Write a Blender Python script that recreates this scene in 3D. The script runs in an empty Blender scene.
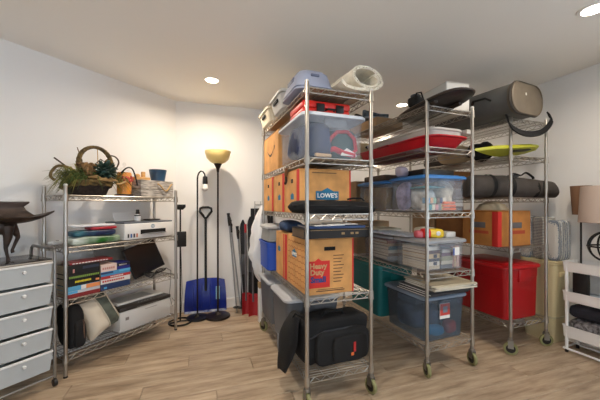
import bpy, bmesh, math, random
from mathutils import Vector, Matrix, noise
random.seed(7)
PI = math.pi
sc = bpy.context.scene
C = sc.collection
R = math.radians

# ------------------------------------------------------------------ camera, light, exposure
TH = R(18.3)                     # the camera looks a little to the right of the room's depth axis
EYE = 1.24
CEIL = 2.44
cam = bpy.data.cameras.new('camera'); cam.lens = 18.0; cam.sensor_width = 36.0
cam.shift_y = 5.0/600; cam.clip_start = 0.02
camo = bpy.data.objects.new('camera', cam); C.objects.link(camo)
camo.location = (0, 0, EYE); camo.rotation_euler = (PI/2, 0, -TH)
sc.camera = camo
sc.view_settings.view_transform = 'Standard'; sc.view_settings.look = 'None'
sc.view_settings.gamma = 1.0; sc.view_settings.use_curve_mapping = False
sc.view_settings.exposure = 0.05
LAMP_W = 16.5                    # each recessed ceiling light
LAMP_C = (1.0, 0.86, 0.70)
SKY = 7.0
wd = bpy.data.worlds.new('daylight'); sc.world = wd; wd.use_nodes = True
wd.node_tree.nodes['Background'].inputs[0].default_value = (0.70, 0.84, 1.0, 1)
wd.node_tree.nodes['Background'].inputs[1].default_value = SKY
def portal(loc, rot, sx, sy):
    l = bpy.data.lights.new('window_portal', 'AREA'); l.shape = 'RECTANGLE'; l.size = sx; l.size_y = sy
    l.cycles.is_portal = True
    o = bpy.data.objects.new('window_portal', l); C.objects.link(o); o.location = loc; o.rotation_euler = rot
portal((-.85, -2.04, 1.35), (-PI/2, 0, 0), 1.3, 1.5)
portal((3.28, -.90, 1.31), (0, PI/2, 0), 1.62, 1.90)

# ------------------------------------------------------------------ materials
def lin(c):
    return tuple(((v/255)/12.92 if v/255 <= .04045 else ((v/255+.055)/1.055)**2.4) for v in c[:3]) + (1,)
MATS = {}
def mat(name, col, rough=.5, metal=0., var=0., scale=6., bump=0., bscale=80., stretch=None, col2=None, emit=0.):
    if name in MATS: return MATS[name]
    m = bpy.data.materials.new(name); m.use_nodes = True; MATS[name] = m
    nt = m.node_tree; b = nt.nodes['Principled BSDF']
    b.inputs['Base Color'].default_value = lin(col); b.inputs['Roughness'].default_value = rough
    b.inputs['Metallic'].default_value = metal
    if emit:
        b.inputs['Emission Color'].default_value = lin(col); b.inputs['Emission Strength'].default_value = emit
    if var or bump:
        tc = nt.nodes.new('ShaderNodeTexCoord'); mp = nt.nodes.new('ShaderNodeMapping')
        nt.links.new(tc.outputs['Object'], mp.inputs[0])
        if stretch: mp.inputs['Scale'].default_value = stretch
    if var:
        n = nt.nodes.new('ShaderNodeTexNoise'); n.inputs['Scale'].default_value = scale; n.inputs['Detail'].default_value = 5
        nt.links.new(mp.outputs[0], n.inputs['Vector'])
        r = nt.nodes.new('ShaderNodeValToRGB')
        c2 = col2 or tuple(v*(1-var) for v in col)
        r.color_ramp.elements[0].color = lin(c2); r.color_ramp.elements[0].position = .35
        r.color_ramp.elements[1].color = lin(tuple(min(255, v*(1+var*.3)) for v in col)); r.color_ramp.elements[1].position = .62
        nt.links.new(n.outputs['Fac'], r.inputs[0]); nt.links.new(r.outputs[0], b.inputs['Base Color'])
    if bump:
        n2 = nt.nodes.new('ShaderNodeTexNoise'); n2.inputs['Scale'].default_value = bscale
        nt.links.new(mp.outputs[0], n2.inputs['Vector'])
        bp = nt.nodes.new('ShaderNodeBump'); bp.inputs['Strength'].default_value = bump; bp.inputs['Distance'].default_value = .01
        nt.links.new(n2.outputs['Fac'], bp.inputs['Height']); nt.links.new(bp.outputs[0], b.inputs['Normal'])
    return m
def clear(name, col, fac, rough=.25, tint=(255, 255, 255)):
    if name in MATS: return MATS[name]
    m = mat(name, col, rough); nt = m.node_tree; b = nt.nodes['Principled BSDF']; out = nt.nodes['Material Output']
    t = nt.nodes.new('ShaderNodeBsdfTransparent'); t.inputs[0].default_value = lin(tint)
    mx = nt.nodes.new('ShaderNodeMixShader'); mx.inputs[0].default_value = fac
    nt.links.new(t.outputs[0], mx.inputs[1]); nt.links.new(b.outputs[0], mx.inputs[2]); nt.links.new(mx.outputs[0], out.inputs[0])
    return m
def stripes(name, c1, c2, scale, axis='Z', c3=None, dist=2.0):
    m = mat(name, c1, .9); nt = m.node_tree; b = nt.nodes['Principled BSDF']
    tc = nt.nodes.new('ShaderNodeTexCoord'); w = nt.nodes.new('ShaderNodeTexWave')
    w.bands_direction = axis; w.inputs['Scale'].default_value = scale; w.inputs['Distortion'].default_value = dist
    w.inputs['Detail Scale'].default_value = 6
    nt.links.new(tc.outputs['Object'], w.inputs[0])
    r = nt.nodes.new('ShaderNodeValToRGB'); r.color_ramp.elements[0].color = lin(c1); r.color_ramp.elements[1].color = lin(c2)
    r.color_ramp.elements[0].position = .35; r.color_ramp.elements[1].position = .65
    if c3: e = r.color_ramp.elements.new(.5); e.color = lin(c3)
    nt.links.new(w.outputs[0], r.inputs[0]); nt.links.new(r.outputs[0], b.inputs['Base Color'])
    return m
def plank_mat():
    m = mat('oak_plank', (176, 150, 122), .42); nt = m.node_tree; b = nt.nodes['Principled BSDF']
    tc = nt.nodes.new('ShaderNodeTexCoord'); mp = nt.nodes.new('ShaderNodeMapping'); mp.inputs['Scale'].default_value = (1.0, 7, 7)
    oi = nt.nodes.new('ShaderNodeObjectInfo'); ad = nt.nodes.new('ShaderNodeVectorMath'); ad.operation = 'ADD'
    ml = nt.nodes.new('ShaderNodeMath'); ml.operation = 'MULTIPLY'; ml.inputs[1].default_value = 37
    nt.links.new(oi.outputs['Random'], ml.inputs[0]); nt.links.new(ml.outputs[0], ad.inputs[1])
    nt.links.new(tc.outputs['Object'], ad.inputs[0]); nt.links.new(ad.outputs[0], mp.inputs[0])
    n = nt.nodes.new('ShaderNodeTexNoise'); n.inputs['Scale'].default_value = 2.6; n.inputs['Detail'].default_value = 7; n.inputs['Roughness'].default_value = .62
    nt.links.new(mp.outputs[0], n.inputs['Vector'])
    r = nt.nodes.new('ShaderNodeValToRGB')
    r.color_ramp.elements[0].color = lin((128, 107, 86)); r.color_ramp.elements[0].position = .30
    r.color_ramp.elements[1].color = lin((198, 178, 152)); r.color_ramp.elements[1].position = .68
    e = r.color_ramp.elements.new(.48); e.color = lin((172, 150, 125))
    nt.links.new(n.outputs['Fac'], r.inputs[0])
    hs = nt.nodes.new('ShaderNodeHueSaturation'); nt.links.new(r.outputs[0], hs.inputs['Color'])
    mr = nt.nodes.new('ShaderNodeMapRange'); mr.inputs[3].default_value = .90; mr.inputs[4].default_value = 1.08
    nt.links.new(oi.outputs['Random'], mr.inputs[0]); nt.links.new(mr.outputs[0], hs.inputs['Value'])
    nt.links.new(hs.outputs[0], b.inputs['Base Color'])
    return m

WALLW = mat('white_wall_paint', (238, 237, 235), .85, bump=.05, bscale=220)
CEILM = mat('ceiling_paint', (240, 237, 231), .9)
TRIMW = mat('white_trim', (238, 236, 232), .5)
CHROME = mat('chrome_wire', (176, 171, 163), .36, 1.0)
CHROMED = mat('brushed_steel', (150, 148, 144), .4, 1.0)
BLACK = mat('black_plastic', (17, 17, 18), .45)
BLACKM = mat('black_metal', (26, 24, 23), .35, .4)
DARKHOLE = mat('dark_slot', (14, 12, 11), .9)
CARD = mat('cardboard', (208, 152, 90), .85, var=.10, scale=9)
CARDP = mat('pale_cardboard', (190, 152, 108), .85, var=.10, scale=5)
CARDD = mat('tan_cardboard', (168, 138, 104), .9, var=.15, scale=4)
RED = mat('red_print', (196, 38, 30), .7)
LBLUE = mat('blue_print', (24, 104, 140), .7)
NAVYP = mat('navy_print', (40, 60, 120), .7)
WHITEP = mat('white_plastic', (228, 228, 226), .45)
OFFW = mat('off_white_plastic', (206, 204, 198), .5)
PAPER = mat('white_paper', (232, 230, 224), .85)
PAGES = mat('book_pages', (214, 202, 178), .9, var=.12, scale=60, stretch=(1, 1, 12))
BFAB = mat('black_fabric', (13, 13, 14), .85, bump=.25, bscale=120)
CLEARP = clear('clear_plastic', (196, 206, 220), .115, .22)
CLEARD = clear('smoky_clear_plastic', (128, 140, 152), .22, .25, (226, 232, 238))
GLASS = clear('clear_glass', (235, 240, 240), .06, .05)
GREYLID = mat('grey_blue_lid', (176, 184, 198), .45)
TYRE = mat('olive_rubber', (134, 132, 88), .6)

# ------------------------------------------------------------------ mesh helpers
class MB:
    def __init__(s): s.v = []; s.f = []
    def add(s, vs, fs):
        n = len(s.v); s.v += [tuple(v) for v in vs]; s.f += [tuple(i+n for i in f) for f in fs]; return s
    def box(s, x0, x1, y0, y1, z0, z1):
        return s.add([(x0,y0,z0),(x1,y0,z0),(x1,y1,z0),(x0,y1,z0),(x0,y0,z1),(x1,y0,z1),(x1,y1,z1),(x0,y1,z1)],
                     [(0,3,2,1),(4,5,6,7),(0,1,5,4),(1,2,6,5),(2,3,7,6),(3,0,4,7)])
    def rbox(s, x0, x1, y0, y1, z0, z1, r=.01, seg=2):
        bm = bmesh.new(); bmesh.ops.create_cube(bm, size=1)
        for v in bm.verts:
            v.co = Vector(((x0+x1)/2+v.co.x*(x1-x0), (y0+y1)/2+v.co.y*(y1-y0), (z0+z1)/2+v.co.z*(z1-z0)))
        r = min(r, .49*min(x1-x0, y1-y0, z1-z0))
        bmesh.ops.bevel(bm, geom=bm.edges[:], offset=r, segments=seg, profile=.5, affect='EDGES')
        bm.verts.index_update(); s.add([v.co for v in bm.verts], [[v.index for v in f.verts] for f in bm.faces]); bm.free(); return s
    def loft(s, rings, cap0=True, cap1=True, closed=True):
        n = len(rings[0]); vs = [p for r in rings for p in r]; fs = []
        for i in range(len(rings)-1):
            for j in range(n if closed else n-1):
                k = (j+1) % n; fs.append((i*n+j, i*n+k, (i+1)*n+k, (i+1)*n+j))
        if cap0: fs.append(tuple(range(n-1, -1, -1)))
        if cap1: fs.append(tuple((len(rings)-1)*n+j for j in range(n)))
        return s.add(vs, fs)
    def tube(s, pts, r, n=6, closed=False, flat=1.0):
        pts = [Vector(p) for p in pts]; m = len(pts); rr = r if isinstance(r, (list, tuple)) else [r]*m
        rings = []; up = None
        for i, p in enumerate(pts):
            a = pts[(i-1) % m] if (closed or i > 0) else p; b = pts[(i+1) % m] if (closed or i < m-1) else p
            t = (b-a).normalized()
            if up is None: up = Vector((0, 0, 1)) if abs(t.z) < .9 else Vector((0, 1, 0))
            x = t.cross(up); x = x.normalized() if x.length > 1e-6 else t.orthogonal().normalized()
            up = x.cross(t).normalized()
            rings.append([p+rr[i]*(math.cos(2*PI*k/n)*x+flat*math.sin(2*PI*k/n)*up) for k in range(n)])
        if closed: rings.append(rings[0]); return s.loft(rings, False, False)
        return s.loft(rings)
    def lathe(s, prof, n=24, c=(0, 0, 0), cap0=True, cap1=True):
        return s.loft([[(c[0]+r*math.cos(2*PI*k/n), c[1]+r*math.sin(2*PI*k/n), c[2]+z) for k in range(n)] for r, z in prof], cap0, cap1)
    def prism(s, poly, d0, d1, plane='xz'):
        f = {'xz': lambda p, d: (p[0], d, p[1]), 'yz': lambda p, d: (d, p[0], p[1]), 'xy': lambda p, d: (p[0], p[1], d)}[plane]
        return s.loft([[f(p, d0) for p in poly], [f(p, d1) for p in poly]])
    def sell(s, c, rad, e1=.5, e2=.5, nu=12, nv=20, amp=0., fr=6., seed=0.):
        def sp(a, e): return math.copysign(abs(a)**e, a)
        rings = []
        for i in range(nu+1):
            u = -PI/2+PI*i/nu; u = max(-PI/2+.02, min(PI/2-.02, u)); ring = []
            for j in range(nv):
                v = 2*PI*j/nv
                d = Vector((sp(math.cos(u), e1)*sp(math.cos(v), e2), sp(math.cos(u), e1)*sp(math.sin(v), e2), sp(math.sin(u), e1)))
                p = Vector((d.x*rad[0], d.y*rad[1], d.z*rad[2]))
                if amp: p += d.normalized()*amp*noise.noise(p*fr+Vector((seed, seed*1.7, 0)))
                ring.append(Vector(c)+p)
            rings.append(ring)
        return s.loft(rings)
    def mv(s, M):
        s.v = [tuple(M @ Vector(v)) for v in s.v]; return s
    def mesh(s, name, smooth=35):
        me = bpy.data.meshes.new(name); me.from_pydata(s.v, [], s.f)
        bm = bmesh.new(); bm.from_mesh(me); bmesh.ops.recalc_face_normals(bm, faces=bm.faces[:]); bm.to_mesh(me); bm.free()
        if smooth:
            for p in me.polygons: p.use_smooth = True
            me.set_sharp_from_angle(angle=R(smooth))
        return me
    def build(s, name, m, parent=None, smooth=35):
        o = bpy.data.objects.new(name, s.mesh(name, smooth)); o.data.materials.append(m); C.objects.link(o)
        if parent: o.parent = parent
        return o
def rr(w, d, r, z, n=4, cx=0, cy=0):
    pts = []
    for sx, sy, a0 in ((1, 1, 0), (-1, 1, 90), (-1, -1, 180), (1, -1, 270)):
        for k in range(n+1):
            a = R(a0+90*k/n); pts.append((cx+sx*(w/2-r)+r*math.cos(a), cy+sy*(d/2-r)+r*math.sin(a), z))
    return pts
def tag(o, label, cat, group=None):
    o['label'] = label; o['category'] = cat
    if group: o['group'] = group
    return o
def thing(name, label, cat, loc=(0, 0, 0), rz=0., group=None):
    o = bpy.data.objects.new(name, None); C.objects.link(o); o.empty_display_size = .05
    o.location = loc; o.rotation_euler = (0, 0, rz); return tag(o, label, cat, group)
def one(name, label, cat, mb, m, loc=(0, 0, 0), rz=0., group=None, smooth=35):
    o = mb.build(name, m, None, smooth); o.location = loc; o.rotation_euler = (0, 0, rz); return tag(o, label, cat, group)
def struct(name, mb, m, parent=None, smooth=0):
    o = mb.build(name, m, parent, smooth)
    if parent is None: o['kind'] = 'structure'
    return o
def link_copy(src, parent):
    o = src.copy(); C.objects.link(o); o.parent = parent; return o
def lettering(body, size, m, parent, loc, rot, ext=.0006, bold=0., sx=1.0, name='lettering'):
    cu = bpy.data.curves.new(name, 'FONT'); cu.body = body; cu.size = size; cu.extrude = ext; cu.offset = bold
    cu.align_x = 'CENTER'; cu.align_y = 'CENTER'; cu.resolution_u = 2
    t = bpy.data.objects.new(name, cu); C.objects.link(t); bpy.context.view_layer.update()
    me = bpy.data.meshes.new_from_object(t.evaluated_get(bpy.context.evaluated_depsgraph_get()))
    bpy.data.objects.remove(t); bpy.data.curves.remove(cu)
    o = bpy.data.objects.new(name, me); me.materials.clear(); me.materials.append(m); C.objects.link(o)
    o.parent = parent; o.location = loc; o.rotation_euler = rot; o.scale = (sx, 1, 1); return o
FRONT = (PI/2, 0, 0); LEFT = (PI/2, 0, -PI/2)
RK = {'A': (-.921, 2.572, R(43.2)), 'B': (.613, 1.718, R(1.2)), 'C': (1.548, 1.765, R(3.0)), 'D': (2.436, 1.811, R(2.0)), 'W': (0, 0, 0)}
def RP(r, x, y, z):
    ox, oy, a = RK[r]; return (ox+x*math.cos(a)-y*math.sin(a), oy+x*math.sin(a)+y*math.cos(a), z)
def RZ(r, extra=0.): return RK[r][2]+R(extra)

# ------------------------------------------------------------------ the room
XR, YB, XL, YF = 3.20, 3.73, -1.95, -2.00
CX = -.271                                    # where the back wall meets the angled wall
ang = math.atan2(1.008, 1.097)                # angled wall
LX = XL; LY = YB-(CX-XL)*math.tan(ang)
T = .12
fl = struct('floor', MB().box(XL-.2, XR+.2, YF-.2, YB+.2, -.12, -.010), mat('floor_underlay', (124, 104, 82), .9))
PW, PLN = .182, 1.22
pm = plank_mat()
pme = MB().loft([[(x*(PLN-.003)/2, y*(PW-.003)/2, z) for x, y in ((-1, -1), (1, -1), (1, 1), (-1, 1))] for z in (-.010, -.0015)]
                + [[(x*((PLN-.003)/2-.002), y*((PW-.003)/2-.002), 0) for x, y in ((-1, -1), (1, -1), (1, 1), (-1, 1))]]).mesh('floor_plank', 0)
pme.materials.append(pm)
row = 0; y = YB-PW/2
while y > YF-.1:
    xs = -2.3+(row*.47 % PLN)
    while xs < XR+.5:
        wallx = CX-(YB-y-PW)/math.tan(ang)
        if xs+PLN/2 > wallx-.02 and xs-PLN/2 < XR+.02 and xs+PLN/2 > XL-.02 and y > -.9:
            o = bpy.data.objects.new('floor_plank', pme); C.objects.link(o); o.parent = fl; o.location = (xs, y, 0)
        xs += PLN
    y -= PW; row += 1
struct('floor_rear', MB().box(XL, XR, YF, -.9, -.010, 0), pm)
struct('ceiling', MB().box(XL-.2, XR+.2, YF-.2, YB+.2, CEIL, CEIL+.12), CEILM)
struct('wall_back', MB().box(CX-.25, XR+T, YB, YB+T, 0, CEIL), WALLW)
WY0, WY1, WZ0, WZ1 = -1.85, .05, .50, 2.12     # added out-of-view window in the right wall, for cool light on the left wall
wr = MB(); wr.box(XR, XR+T, WY1, YB, 0, CEIL); wr.box(XR, XR+T, YF-T, WY0, 0, CEIL); wr.box(XR, XR+T, WY0, WY1, 0, WZ0); wr.box(XR, XR+T, WY0, WY1, WZ1, CEIL)
struct('wall_right', wr, WALLW)
nx, ny = -math.sin(ang), math.cos(ang)
struct('wall_left', MB().prism([(CX, YB), (LX, LY), (LX+nx*T, LY+ny*T), (CX+nx*T, YB+ny*T)], 0, CEIL, 'xy'), WALLW)
struct('wall_side', MB().box(XL-T, XL, YF-T, LY+.05, 0, CEIL), WALLW)
VX0, VX1, VZ0, VZ1 = -1.5, -.2, .60, 2.10       # second added window, out of view behind the camera, for frontal light
wf = MB(); wf.box(XL, VX0, YF-T, YF, 0, CEIL); wf.box(VX1, XR, YF-T, YF, 0, CEIL); wf.box(VX0, VX1, YF-T, YF, 0, VZ0); wf.box(VX0, VX1, YF-T, YF, VZ1, CEIL)
struct('wall_front', wf, WALLW)
w2 = MB(); w2.box(VX0, VX1, YF-.09, YF-.03, VZ0, VZ0+.06); w2.box(VX0, VX1, YF-.09, YF-.03, VZ1-.06, VZ1)
xm = (VX0+VX1)/2
for x in (VX0, xm-.03, VX1-.06): w2.box(x, x+.06, YF-.09, YF-.03, VZ0+.06, VZ1-.06)
w2 = struct('added_window_2', w2, TRIMW)
for a, b in ((VX0+.06, xm-.03), (xm+.03, VX1-.06)):
    struct('pane', MB().box(a, b, YF-.063, YF-.057, VZ0+.06, VZ1-.06), clear('window_glass', (240, 245, 250), .06, .03), w2)
w1 = MB(); w1.box(XR+.03, XR+.09, WY0, WY1, WZ0, WZ0+.06); w1.box(XR+.03, XR+.09, WY0, WY1, WZ1-.06, WZ1)
ym = (WY0+WY1)/2
for y in (WY0, ym-.03, WY1-.06): w1.box(XR+.03, XR+.09, y, y+.06, WZ0+.06, WZ1-.06)
w1 = struct('added_window_1', w1, TRIMW)
for a, b in ((WY0+.06, ym-.03), (ym+.03, WY1-.06)):
    struct('pane', MB().box(XR+.057, XR+.063, a, b, WZ0+.06, WZ1-.06), clear('window_glass', (240, 245, 250), .06, .03), w1)
struct('baseboard_back', MB().box(CX, XR, YB-.014, YB, 0, .11), TRIMW)
struct('baseboard_right', MB().box(XR-.014, XR, YF, YB-.014, 0, .11), TRIMW)
struct('baseboard_left', MB().prism([(CX, YB), (LX, LY), (LX-nx*.014, LY-ny*.014), (CX-nx*.014+.004, YB-ny*.014)], 0, .11, 'xy'), TRIMW)

# recessed ceiling lights, a grid in the ceiling
LENS = mat('lit_lens', (255, 236, 208), .5, emit=14)
lw = ['recessed ceiling light with white trim above the floor lamps', 'recessed ceiling light above the shelves by the right wall, nearest the camera',
      'recessed ceiling light behind the racks near the back wall', 'recessed ceiling light overhead in front of the left rack']
for k, (lx, ly) in enumerate(((.10, 3.0), (2.285, 1.18), (2.29, 3.03), (.10, 1.18))):
    t = thing('recessed_light', lw[k], 'ceiling light', (lx, ly, CEIL), 0, 'recessed ceiling lights')
    MB().lathe([(.058, -.001), (.060, -.006), (.078, -.005), (.080, 0)], 28, cap0=False, cap1=False).build('trim_ring', TRIMW, t)
    MB().lathe([(.0575, -.004), (.0575, -.001)], 24).build('lens', LENS, t)
    l = bpy.data.lights.new('downlight', 'AREA'); l.shape = 'DISK'; l.size = .11; l.energy = LAMP_W*(1.05, .66, .45, .95)[k]; l.color = LAMP_C; l.spread = R(165)
    o = bpy.data.objects.new('downlight', l); C.objects.link(o); o.parent = t; o.location = (0, 0, -.012)

# ------------------------------------------------------------------ wire racks
def shelf_meshes(W, L, along_x):
    """frame with truss edge and corner sleeves; deck wires on top. origin at one post, z = deck surface"""
    a, b = (L, W) if along_x else (W, L)
    fr = MB()
    for z, r in ((-.004, .0034), (-.038, .0034)):
        fr.tube([(0, 0, z), (a, 0, z), (a, b, z), (0, b, z)], r, 5, True)
    for (x0, y0, x1, y1) in ((0, 0, a, 0), (a, 0, a, b), (a, b, 0, b), (0, b, 0, 0)):
        ln = math.hypot(x1-x0, y1-y0); n = max(4, int(round(ln/.040))); pts = []
        for i in range(n+1):
            f = i/n; f = .03+f*.94
            pts.append((x0+(x1-x0)*f, y0+(y1-y0)*f, -.005 if i % 2 else -.037))
        fr.tube(pts, .0030, 5)
    for x in (0, a):
        for y in (0, b): fr.lathe([(.016, .006), (.0195, -.048)], 10, (x, y, 0))
    dk = MB()
    n = int((L-.04)/.0255)
    for i in range(n+1):
        q = .02+(L-.04)*i/n
        dk.tube([(q, 0, -.002), (q, b, -.002)] if along_x else [(0, q, -.002), (a, q, -.002)], .0020, 4)
    for q in (.25, .5, .75):
        dk.tube([(0, b*q, -.006), (a, b*q, -.006)] if along_x else [(a*q, 0, -.006), (a*q, b, -.006)], .0034, 4)
    f, d = fr.mesh('shelf', 40), dk.mesh('wire_deck', 40)
    f.materials.append(CHROME); d.materials.append(CHROME); return f, d
def caster_meshes():
    f = MB(); f.lathe([(.013, .150), (.013, .128), (.021, .124), (.021, .112)], 12)
    f.box(-.017, -.0135, -.020, .020, .055, .114); f.box(.0135, .017, -.020, .020, .055, .114); f.box(-.017, .017, -.020, .020, .108, .114)
    w = MB().lathe([(.034, -.011), (.0485, -.011), (.052, -.006), (.052, .006), (.0485, .011), (.034, .011)], 24, cap0=False, cap1=False)
    w.mv(Matrix.Translation((0, 0, .052)) @ Matrix.Rotation(PI/2, 4, 'Y'))
    h = MB().lathe([(.008, -.0135), (.010, -.010), (.034, -.009), (.034, .009), (.010, .010), (.008, .0135)], 16)
    h.mv(Matrix.Translation((0, 0, .052)) @ Matrix.Rotation(PI/2, 4, 'Y'))
    a, b, c = f.mesh('caster'), w.mesh('tyre'), h.mesh('hub')
    a.materials.append(CHROMED); b.materials.append(TYRE); c.materials.append(BLACK); return a, b, c
def ob(name, me, parent, loc=(0, 0, 0), rz=0.):
    o = bpy.data.objects.new(name, me); C.objects.link(o); o.parent = parent; o.location = loc; o.rotation_euler = (0, 0, rz); return o
SM = {}
def rack(r, label, W, L, T, shelves, along_x=False, casters=True, turn=()):
    ox, oy, a = RK[r]
    t = thing('wire_rack', label, 'shelving rack', (ox, oy, 0), a, 'chrome wire racks')
    key = (W, L, along_x)
    if key not in SM: SM[key] = shelf_meshes(*key)
    f, d = SM[key]
    A, B_ = (L, W) if along_x else (W, L)
    z0 = .125 if casters else .012
    pk = ('post', T, z0)
    if pk not in SM:
        pmb = MB().lathe([(.0127, z0), (.0127, T-.008), (.011, T)], 12); q = pmb.mesh('post'); q.materials.append(CHROME); SM[pk] = q
        cmb = MB().lathe([(.0133, T-.010), (.0133, T-.002), (.008, T+.003)], 12); q = cmb.mesh('cap'); q.materials.append(OFFW); SM['cap', T] = q
        ft = MB().lathe([(.014, 0), (.015, .004), (.012, .016)], 12); q = ft.mesh('foot'); q.materials.append(BLACK); SM['foot'] = q
    if 'cast' not in SM: SM['cast'] = caster_meshes()
    for i, (x, y) in enumerate(((0, 0), (A, 0), (0, B_), (A, B_))):
        p = ob('post', SM[pk], t, (x, y, 0)); ob('cap', SM['cap', T], p)
        if casters:
            k = ob('caster', SM['cast'][0], t, (x, y, 0), R(turn[i])); ob('tyre', SM['cast'][1], k, (0, -.0, 0)); ob('hub', SM['cast'][2], k)
        else: ob('foot', SM['foot'], p)
    for z in shelves:
        s = ob('shelf', f, t, (0, 0, z)); dd = ob('wire_deck', d, s); dd['kind'] = 'stuff'
    return t
SA = (.155, .555, .935, 1.315)
SB = (.19, .67, 1.185, 1.535, 1.965)
SC = (.215, .74, 1.185, 1.665, 1.965)
SD = (.255, .885, 1.305, 1.655, 1.965)
rack('A', 'low chrome wire rack against the angled wall holding printers and books', .33, .94, 1.39, SA, True, False)
rack('B', 'tall chrome wire rack nearest the lamps, holding moving boxes and black luggage', .45, 1.2, 2.0, SB, turn=(0, 8, 30, 0))
rack('C', 'tall chrome wire rack in the middle, with red sled and clear bins', .45, 1.2, 2.0, SC, turn=(-20, -15, 10, 0))
rack('D', 'tall chrome wire rack by the right wall, with big red tote on its bottom shelf', .45, 1.2, 2.0, SD, turn=(40, 55, 0, 20))

# ------------------------------------------------------------------ generic builders
def storage_bin(name, label, cat, r, xs, ys, z, h, body, lid, group=None, taper=.88, lid_h=.026, turn=0., handles=True, lid_on=True, label_mat=None, latch=None):
    W = xs[1]-xs[0]; D = ys[1]-ys[0]; cx = sum(xs)/2; cy = sum(ys)/2
    t = thing(name, label, cat, RP(r, cx, cy, z), RZ(r, turn), group)
    w0, d0 = W*taper, D*(1-(1-taper)*W/D); wt, dt = W-.03, D-.03; rc = min(.05, W*.14); th = .004
    hb = h-lid_h if lid_on else h
    MB().loft([rr(w0-.02, d0-.02, rc*.8, 0), rr(w0, d0, rc*.9, .008), rr(wt*.985, dt*.985, rc, hb*.80), rr(wt*.985+.004, dt*.985+.004, rc, hb*.805), rr(wt, dt, rc, hb-.012), rr(wt+.02, dt+.02, rc, hb-.010), rr(wt+.02, dt+.02, rc, hb),
               rr(wt-2*th, dt-2*th, rc, hb), rr(wt*.985-2*th, dt*.985-2*th, rc, hb*.80), rr(w0-2*th, d0-2*th, rc*.8, .012)]).build('tub', body, t)
    if lid_on:
        l = MB().loft([rr(wt+.024, dt+.024, rc, hb-.006), rr(wt+.03, dt+.03, rc, hb-.004), rr(wt+.03, dt+.03, rc, hb+.010), rr(wt+.014, dt+.014, rc, hb+lid_h*.7),
                   rr(wt-.030, dt-.030, rc*.9, hb+lid_h*.7), rr(wt-.05, dt-.05, rc*.85, hb+lid_h)]).build('lid', lid, t)
    if handles:
        for s in (-1, 1):
            MB().rbox(-W*.17, W*.17, s*(dt/2-.004)-.016, s*(dt/2-.004)+.016, hb*.72, hb-.012, .008).build('handle', latch or body, t)
    return t
def carton(label, r, xs, ys, z, h, m=CARD, name='cardboard_box', turn=0., group=None):
    W = xs[1]-xs[0]; D = ys[1]-ys[0]
    t = thing(name, label, 'box', RP(r, sum(xs)/2, sum(ys)/2, z), RZ(r, turn), group)
    MB().rbox(-W/2, W/2, -D/2, D/2, 0, h-.006, .004, 1).build('box_body', m, t)
    for s in (-1, 1):
        MB().rbox(min(s*W/2, s*.001), max(s*W/2, s*.001), -D/2, D/2, h-.005, h, .0015, 1).build('flap', m, t)
    MB().box(-.022, .022, -D/2-.0004, D/2+.0004, h-.0002, h+.0006).build('tape', CARDP, t)
    t['W'] = W; t['D'] = D; return t, W, D
def book(label, r, x0, x1, y0, d, z, th, cover, group=None, turn=0., accents=(), name='book', pages=PAGES):
    W = x1-x0; t = thing(name, label, 'book', RP(r, (x0+x1)/2, y0+d/2, z), RZ(r, turn), group)
    b = min(.003, th*.2)
    c = MB(); c.loft([[(x, y, zz) for y, zz in ((-d/2, 0), (d/2, 0), (d/2, b), (-d/2+b, b), (-d/2+b, th-b), (d/2, th-b), (d/2, th), (-d/2, th))] for x in (-W/2, W/2)])
    c.build('cover', cover, t, 0)
    MB().box(-W/2+.003, W/2-.003, -d/2+b, d/2-.004, b, th-b).build('pages', pages, t, 0)
    for (a0, a1, c0, c1, m) in accents:      # printed band on the spine, as fractions of length and thickness
        MB().box(-W/2+W*a0, -W/2+W*a1, -d/2-.0008, -d/2+.0005, th*c0, th*c1).build('spine_print', m, t, 0)
    return t
def block(name, label, cat, r, xs, ys, z, h, m, rad=.01, turn=0., group=None, seg=2):
    W = xs[1]-xs[0]; D = ys[1]-ys[0]
    return one(name, label, cat, MB().rbox(-W/2, W/2, -D/2, D/2, 0, h, rad, seg), m, RP(r, sum(xs)/2, sum(ys)/2, z), RZ(r, turn), group)
def soft(name, label, cat, r, c, rad, m, e1=.5, e2=.5, amp=.01, fr=8., turn=0., seed=0., group=None, nu=14, nv=26):
    """a soft bundle resting with its underside at c.z"""
    return one(name, label, cat, MB().sell((0, 0, rad[2]), rad, e1, e2, nu, nv, amp, fr, seed), m, RP(r, *c), RZ(r, turn), group, 60)
def house_logo(parent, x, y, z, w, h, plane='front', word=True):
    """blue house-shaped sign with the shop's lettering"""
    p = [(-w/2, -h/2), (w/2, -h/2), (w/2, h*.22), (w*.26, h*.22), (0, h/2), (-w*.26, h*.22), (-w/2, h*.22)]
    if plane == 'front':
        MB().prism([(x+a, z+b) for a, b in p], y-.001, y, 'xz').build('logo', LBLUE, parent, 0)
        if word: lettering("LOWE'S", h*.50, PAPER, parent, (x, y-.0012, z-h*.16), FRONT, .0004, .0012, 1.05 if w/h < 2.2 else 1.25)
    else:
        MB().prism([(y+a, z+b) for a, b in p], x-.001, x, 'yz').build('logo', LBLUE, parent, 0)
        if word: lettering("LOWE'S", h*.50, PAPER, parent, (x-.0012, y, z-h*.16), LEFT, .0004, .0012, 1.05)

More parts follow.
